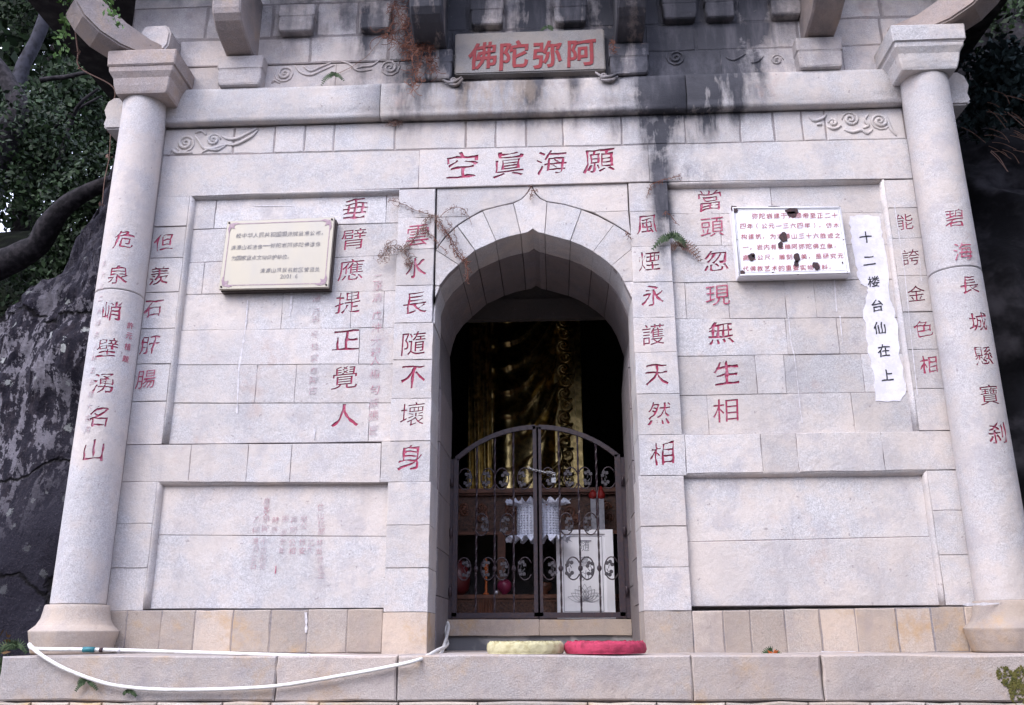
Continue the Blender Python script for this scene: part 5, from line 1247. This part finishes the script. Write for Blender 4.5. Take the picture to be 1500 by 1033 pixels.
curly('dried_vine', 'thick tangle of reddish dead vine hanging beside the second bracket arm', [([(578, 5), (588, 30), (600, 55), (612, 85)], .12, 90), ([(565, 50), (580, 60), (605, 70), (625, 68)], .10, 70), ([(596, 65), (605, 95), (610, 115), (604, 128)], .09, 60), ([(625, 62), (632, 85), (640, 108)], .07, 45), ([(600, 35), (620, 50), (615, 100)], .09, 50)], M_DRY2, .0024, Y=-.13)
curly('dried_vine', 'dead orange-brown vine trailing down to the arch edge at upper left of the doorway', [([(643, 321), (660, 350), (672, 368), (684, 388)], .035, 60), ([(640, 322), (656, 345), (668, 372), (682, 384)], .03, 50), ([(682, 383), (685, 400), (683, 412)], .03, 22), ([(624, 335), (640, 355), (655, 370)], .03, 26)], M_DRY2, .0020)
curly('dried_vine', 'curled grey dead vine spreading left over the cloud character of the left door pier', [([(642, 318), (622, 312), (600, 304), (584, 297), (570, 293)], .035, 45), ([(622, 330), (610, 345), (598, 358), (590, 366)], .045, 60), ([(582, 364), (572, 360), (562, 372), (560, 380)], .055, 70), ([(592, 364), (598, 380), (602, 388)], .045, 50), ([(642, 318), (630, 316), (622, 326)], .03, 26)], M_DRY, .0019)
curly('dried_vine', 'fine dead tendril arching right above the left haunch of the arch', [([(645, 318), (655, 308), (668, 303), (678, 306), (686, 318), (690, 330)], .03, 36), ([(655, 322), (664, 336), (668, 350), (666, 364)], .03, 26)], M_DRY, .0016)
curly('dried_vine', 'long thin dead tendril crossing the carved slabs at upper left', [([(487, 112), (515, 98), (535, 84), (555, 62), (565, 45)], .012, 20)], M_DRY, .0014)
curly('dried_vine', 'tiny tuft of dead creeper at the point of the arch', [([(779, 273), (778, 285), (777, 291)], .03, 16), ([(779, 280), (788, 279)], .02, 12)], M_DRY2, .0018)
curly('dried_vine', 'small dead tuft in the joint below the great beam', [([(572, 178), (580, 181), (586, 178)], .035, 40)], M_DRY, .0018)
curly('dried_vine', 'dead creeper stems along the lintel edge right of the doorway', [([(950, 284), (952, 275), (960, 268), (980, 262), (998, 258)], .025, 34), ([(975, 310), (984, 318), (992, 328)], .02, 14), ([(918, 340), (924, 352)], .02, 14)], M_DRY2, .0018)
curly('dried_vine', 'dead brown creeper hanging by the bracket right of the name tablet', [([(896, 58), (898, 68), (900, 76)], .035, 30)], M_DRY2, .0022, Y=-.14)
def fern(name, label, px, py, Y, fr_, L, mat, cat='fern'):
    e = empty(name, WP(px, py, Y), label, cat); o0 = WP(px, py, Y)
    for k in range(fr_):
        a = R_(-.3, math.pi+.3); l = L*R_(.5, 1.1); m = MB(); P = []
        for t in [i/9 for i in range(10)]: P.append(o0+Vector((math.cos(a)*l*t, -.12*l*math.sin(math.pi*t*.8)-.01, math.sin(a)*l*t*.75-.75*l*t*t)))
        m.tube(P, .0016, 3)
        for i in range(1, 10):
            d = (P[i]-P[i-1]).normalized(); s = d.cross(Vector((0, 1, 0))).normalized()
            for sg in (-1, 1):
                w = l*.20*(1-i/11)+.006; tip = P[i]+s*sg*w+d*w*.5; m.add([P[i]-d*.004, P[i]+d*.004, tip+d*.003, tip-d*.001], [(0, 1, 2, 3)])
        m.build('frond', mat, e)
    return e
fern('small_fern', 'green fern growing from the joint between the right door pier and panel', 984, 350, -.01, 13, .125, M_FERN)
fern('small_fern', 'withered dark fern spray beside the green fern right of the doorway', 994, 362, .035, 9, .15, M_DRY)
fern('small_fern', 'tiny green fern in the joint above the great beam at upper left', 489, 112, -.05, 9, .075, M_FERN)
fern('small_weed', 'green feathery weed on the step face below the left end of the hose', 128, 998, -.615, 8, .065, M_FERN, 'weed')
fern('small_weed', 'tiny green weed at the foot of the step face right of the feathery one', 190, 1014, -.615, 6, .045, M_FERN, 'weed')
fern('small_weed', 'pale weed tuft growing above the name tablet', 802, 42, -.03, 6, .05, M_FERN, 'weed')
e = fern('fallen_flower', 'wilted yellow-orange flower with green leaves lying on the step by the right panel', 1132, 955, -.14, 6, .09, M_FERN, 'flower')
o0 = WP(1132, 957, -.16); m = MB()
for k in range(7): a = k*.9; m.add([o0, o0+Vector((.03*math.cos(a), .012*math.sin(a), .016)), o0+Vector((.038*math.cos(a+.3), .01, .006+.016*math.sin(a+.3))), o0+Vector((.02*math.cos(a+.6), .0, 0))], [(0, 1, 2, 3)])
m.build('petals', M_ORG, e)
fern('ground_fern', 'green fern fronds at the left corner of the platform beside the dark rock', 10, 985, -.25, 14, .30, M_FERN)
fern('ground_fern', 'trailing green stem leaning on the left end of the column base', 22, 950, -.30, 7, .16, M_FERN)
leaves([(*WP(-30, 1010, -.3), .2), (*WP(5, 1000, -.2), .12), (*WP(5, 940, .0), .08)], 90, .035, 'leaf_litter', leafmat('yellow_litter', (.06, .03, .015), (.20, .12, .04)), None)
bpy.data.objects['leaf_litter']['label'] = 'scattered brown and yellow fallen leaves in the gap left of the platform'; bpy.data.objects['leaf_litter']['kind'] = 'stuff'
# moss on the step, right edge
m = MB(); c0 = WP(1487, 1000, SY-.004)
for k in range(420):
    a = R_(0, 6.28); rr = .085*R_(0, 1)**.7*(1+.4*math.sin(a*3)); p = c0+Vector((rr*math.cos(a)*.8, 0, rr*math.sin(a))); s = R_(.0025, .007); m.add([p+Vector((s*math.cos(q), -.0015*(j % 2)-.0003*(k % 7), s*math.sin(q))) for j, q in enumerate((0, 1.05, 2.1, 3.14, 4.2, 5.2))], [(0, 1, 2, 3, 4, 5)])
tag(m.build('moss', M_MOSS), 'yellow-green moss patch on the right end of the step face', None, None, 'stuff')
# right-hand bush on the cliff
BU = empty('hanging_bush', (3.6, .7, 3.2), 'blue-green bush hanging over the dark cliff behind the right column', 'bush')
leaves(clumps(26, lambda: tuple(WP(R_(1415, 1620), R_(75, 180), R_(.5, .9))), .08, .22), 5200, .042, 'leaves', M_LEAF2, BU)
leaves(clumps(14, lambda: tuple(WP(R_(1420, 1600), R_(0, 75), R_(1.0, 1.3))), .1, .25), 900, .04, 'leaves', M_LEAF, BU)
for k in range(26):
    x, y = R_(1405, 1500), R_(130, 230); a = R_(-.6, .3); P = [WP(x+t*R_(25, 40)*math.cos(a), y-t*30*math.sin(a)+t*t*14, .6) for t in (0, .5, 1)]
    m = MB(); m.tube(sm(P, 4), .0028, 3); m.build('twig', M_DRY, BU)
ptree('cliff_shade_tree', 'dense dark tree above the cliff, with unseen foliage added forward to shade the right', (6.5, 3.5, 0.2), [([(6.5, 3.5, 0), (6.3, 3.4, 3), (6, 3.2, 7)], .2, .1)], clumps(40, lambda: (R_(3.5, 9), R_(1.5, 6), R_(5.2, 8.5)), .5, 1.0)+clumps(90, lambda: (R_(4.1, 6.5), R_(-4.2, -1.2), R_(.4, 5.8)), .5, .8), 34000, .13, M_LEAF, M_BARK)  # forward crown clumps stay out of view, added to darken the facade's right

# unseen wall of trees behind the viewer, added to block low sky light
fw = leaves([(R_(-22, 22), R_(-19, -14), R_(-1, 5.5), R_(1.0, 2.0)) for _ in range(150)], 42000, .34, 'sky_block_forest', M_LEAF, None)
tag(fw, 'unseen dark wooded edge facing the temple, added to block the low sky', None, None, 'stuff')
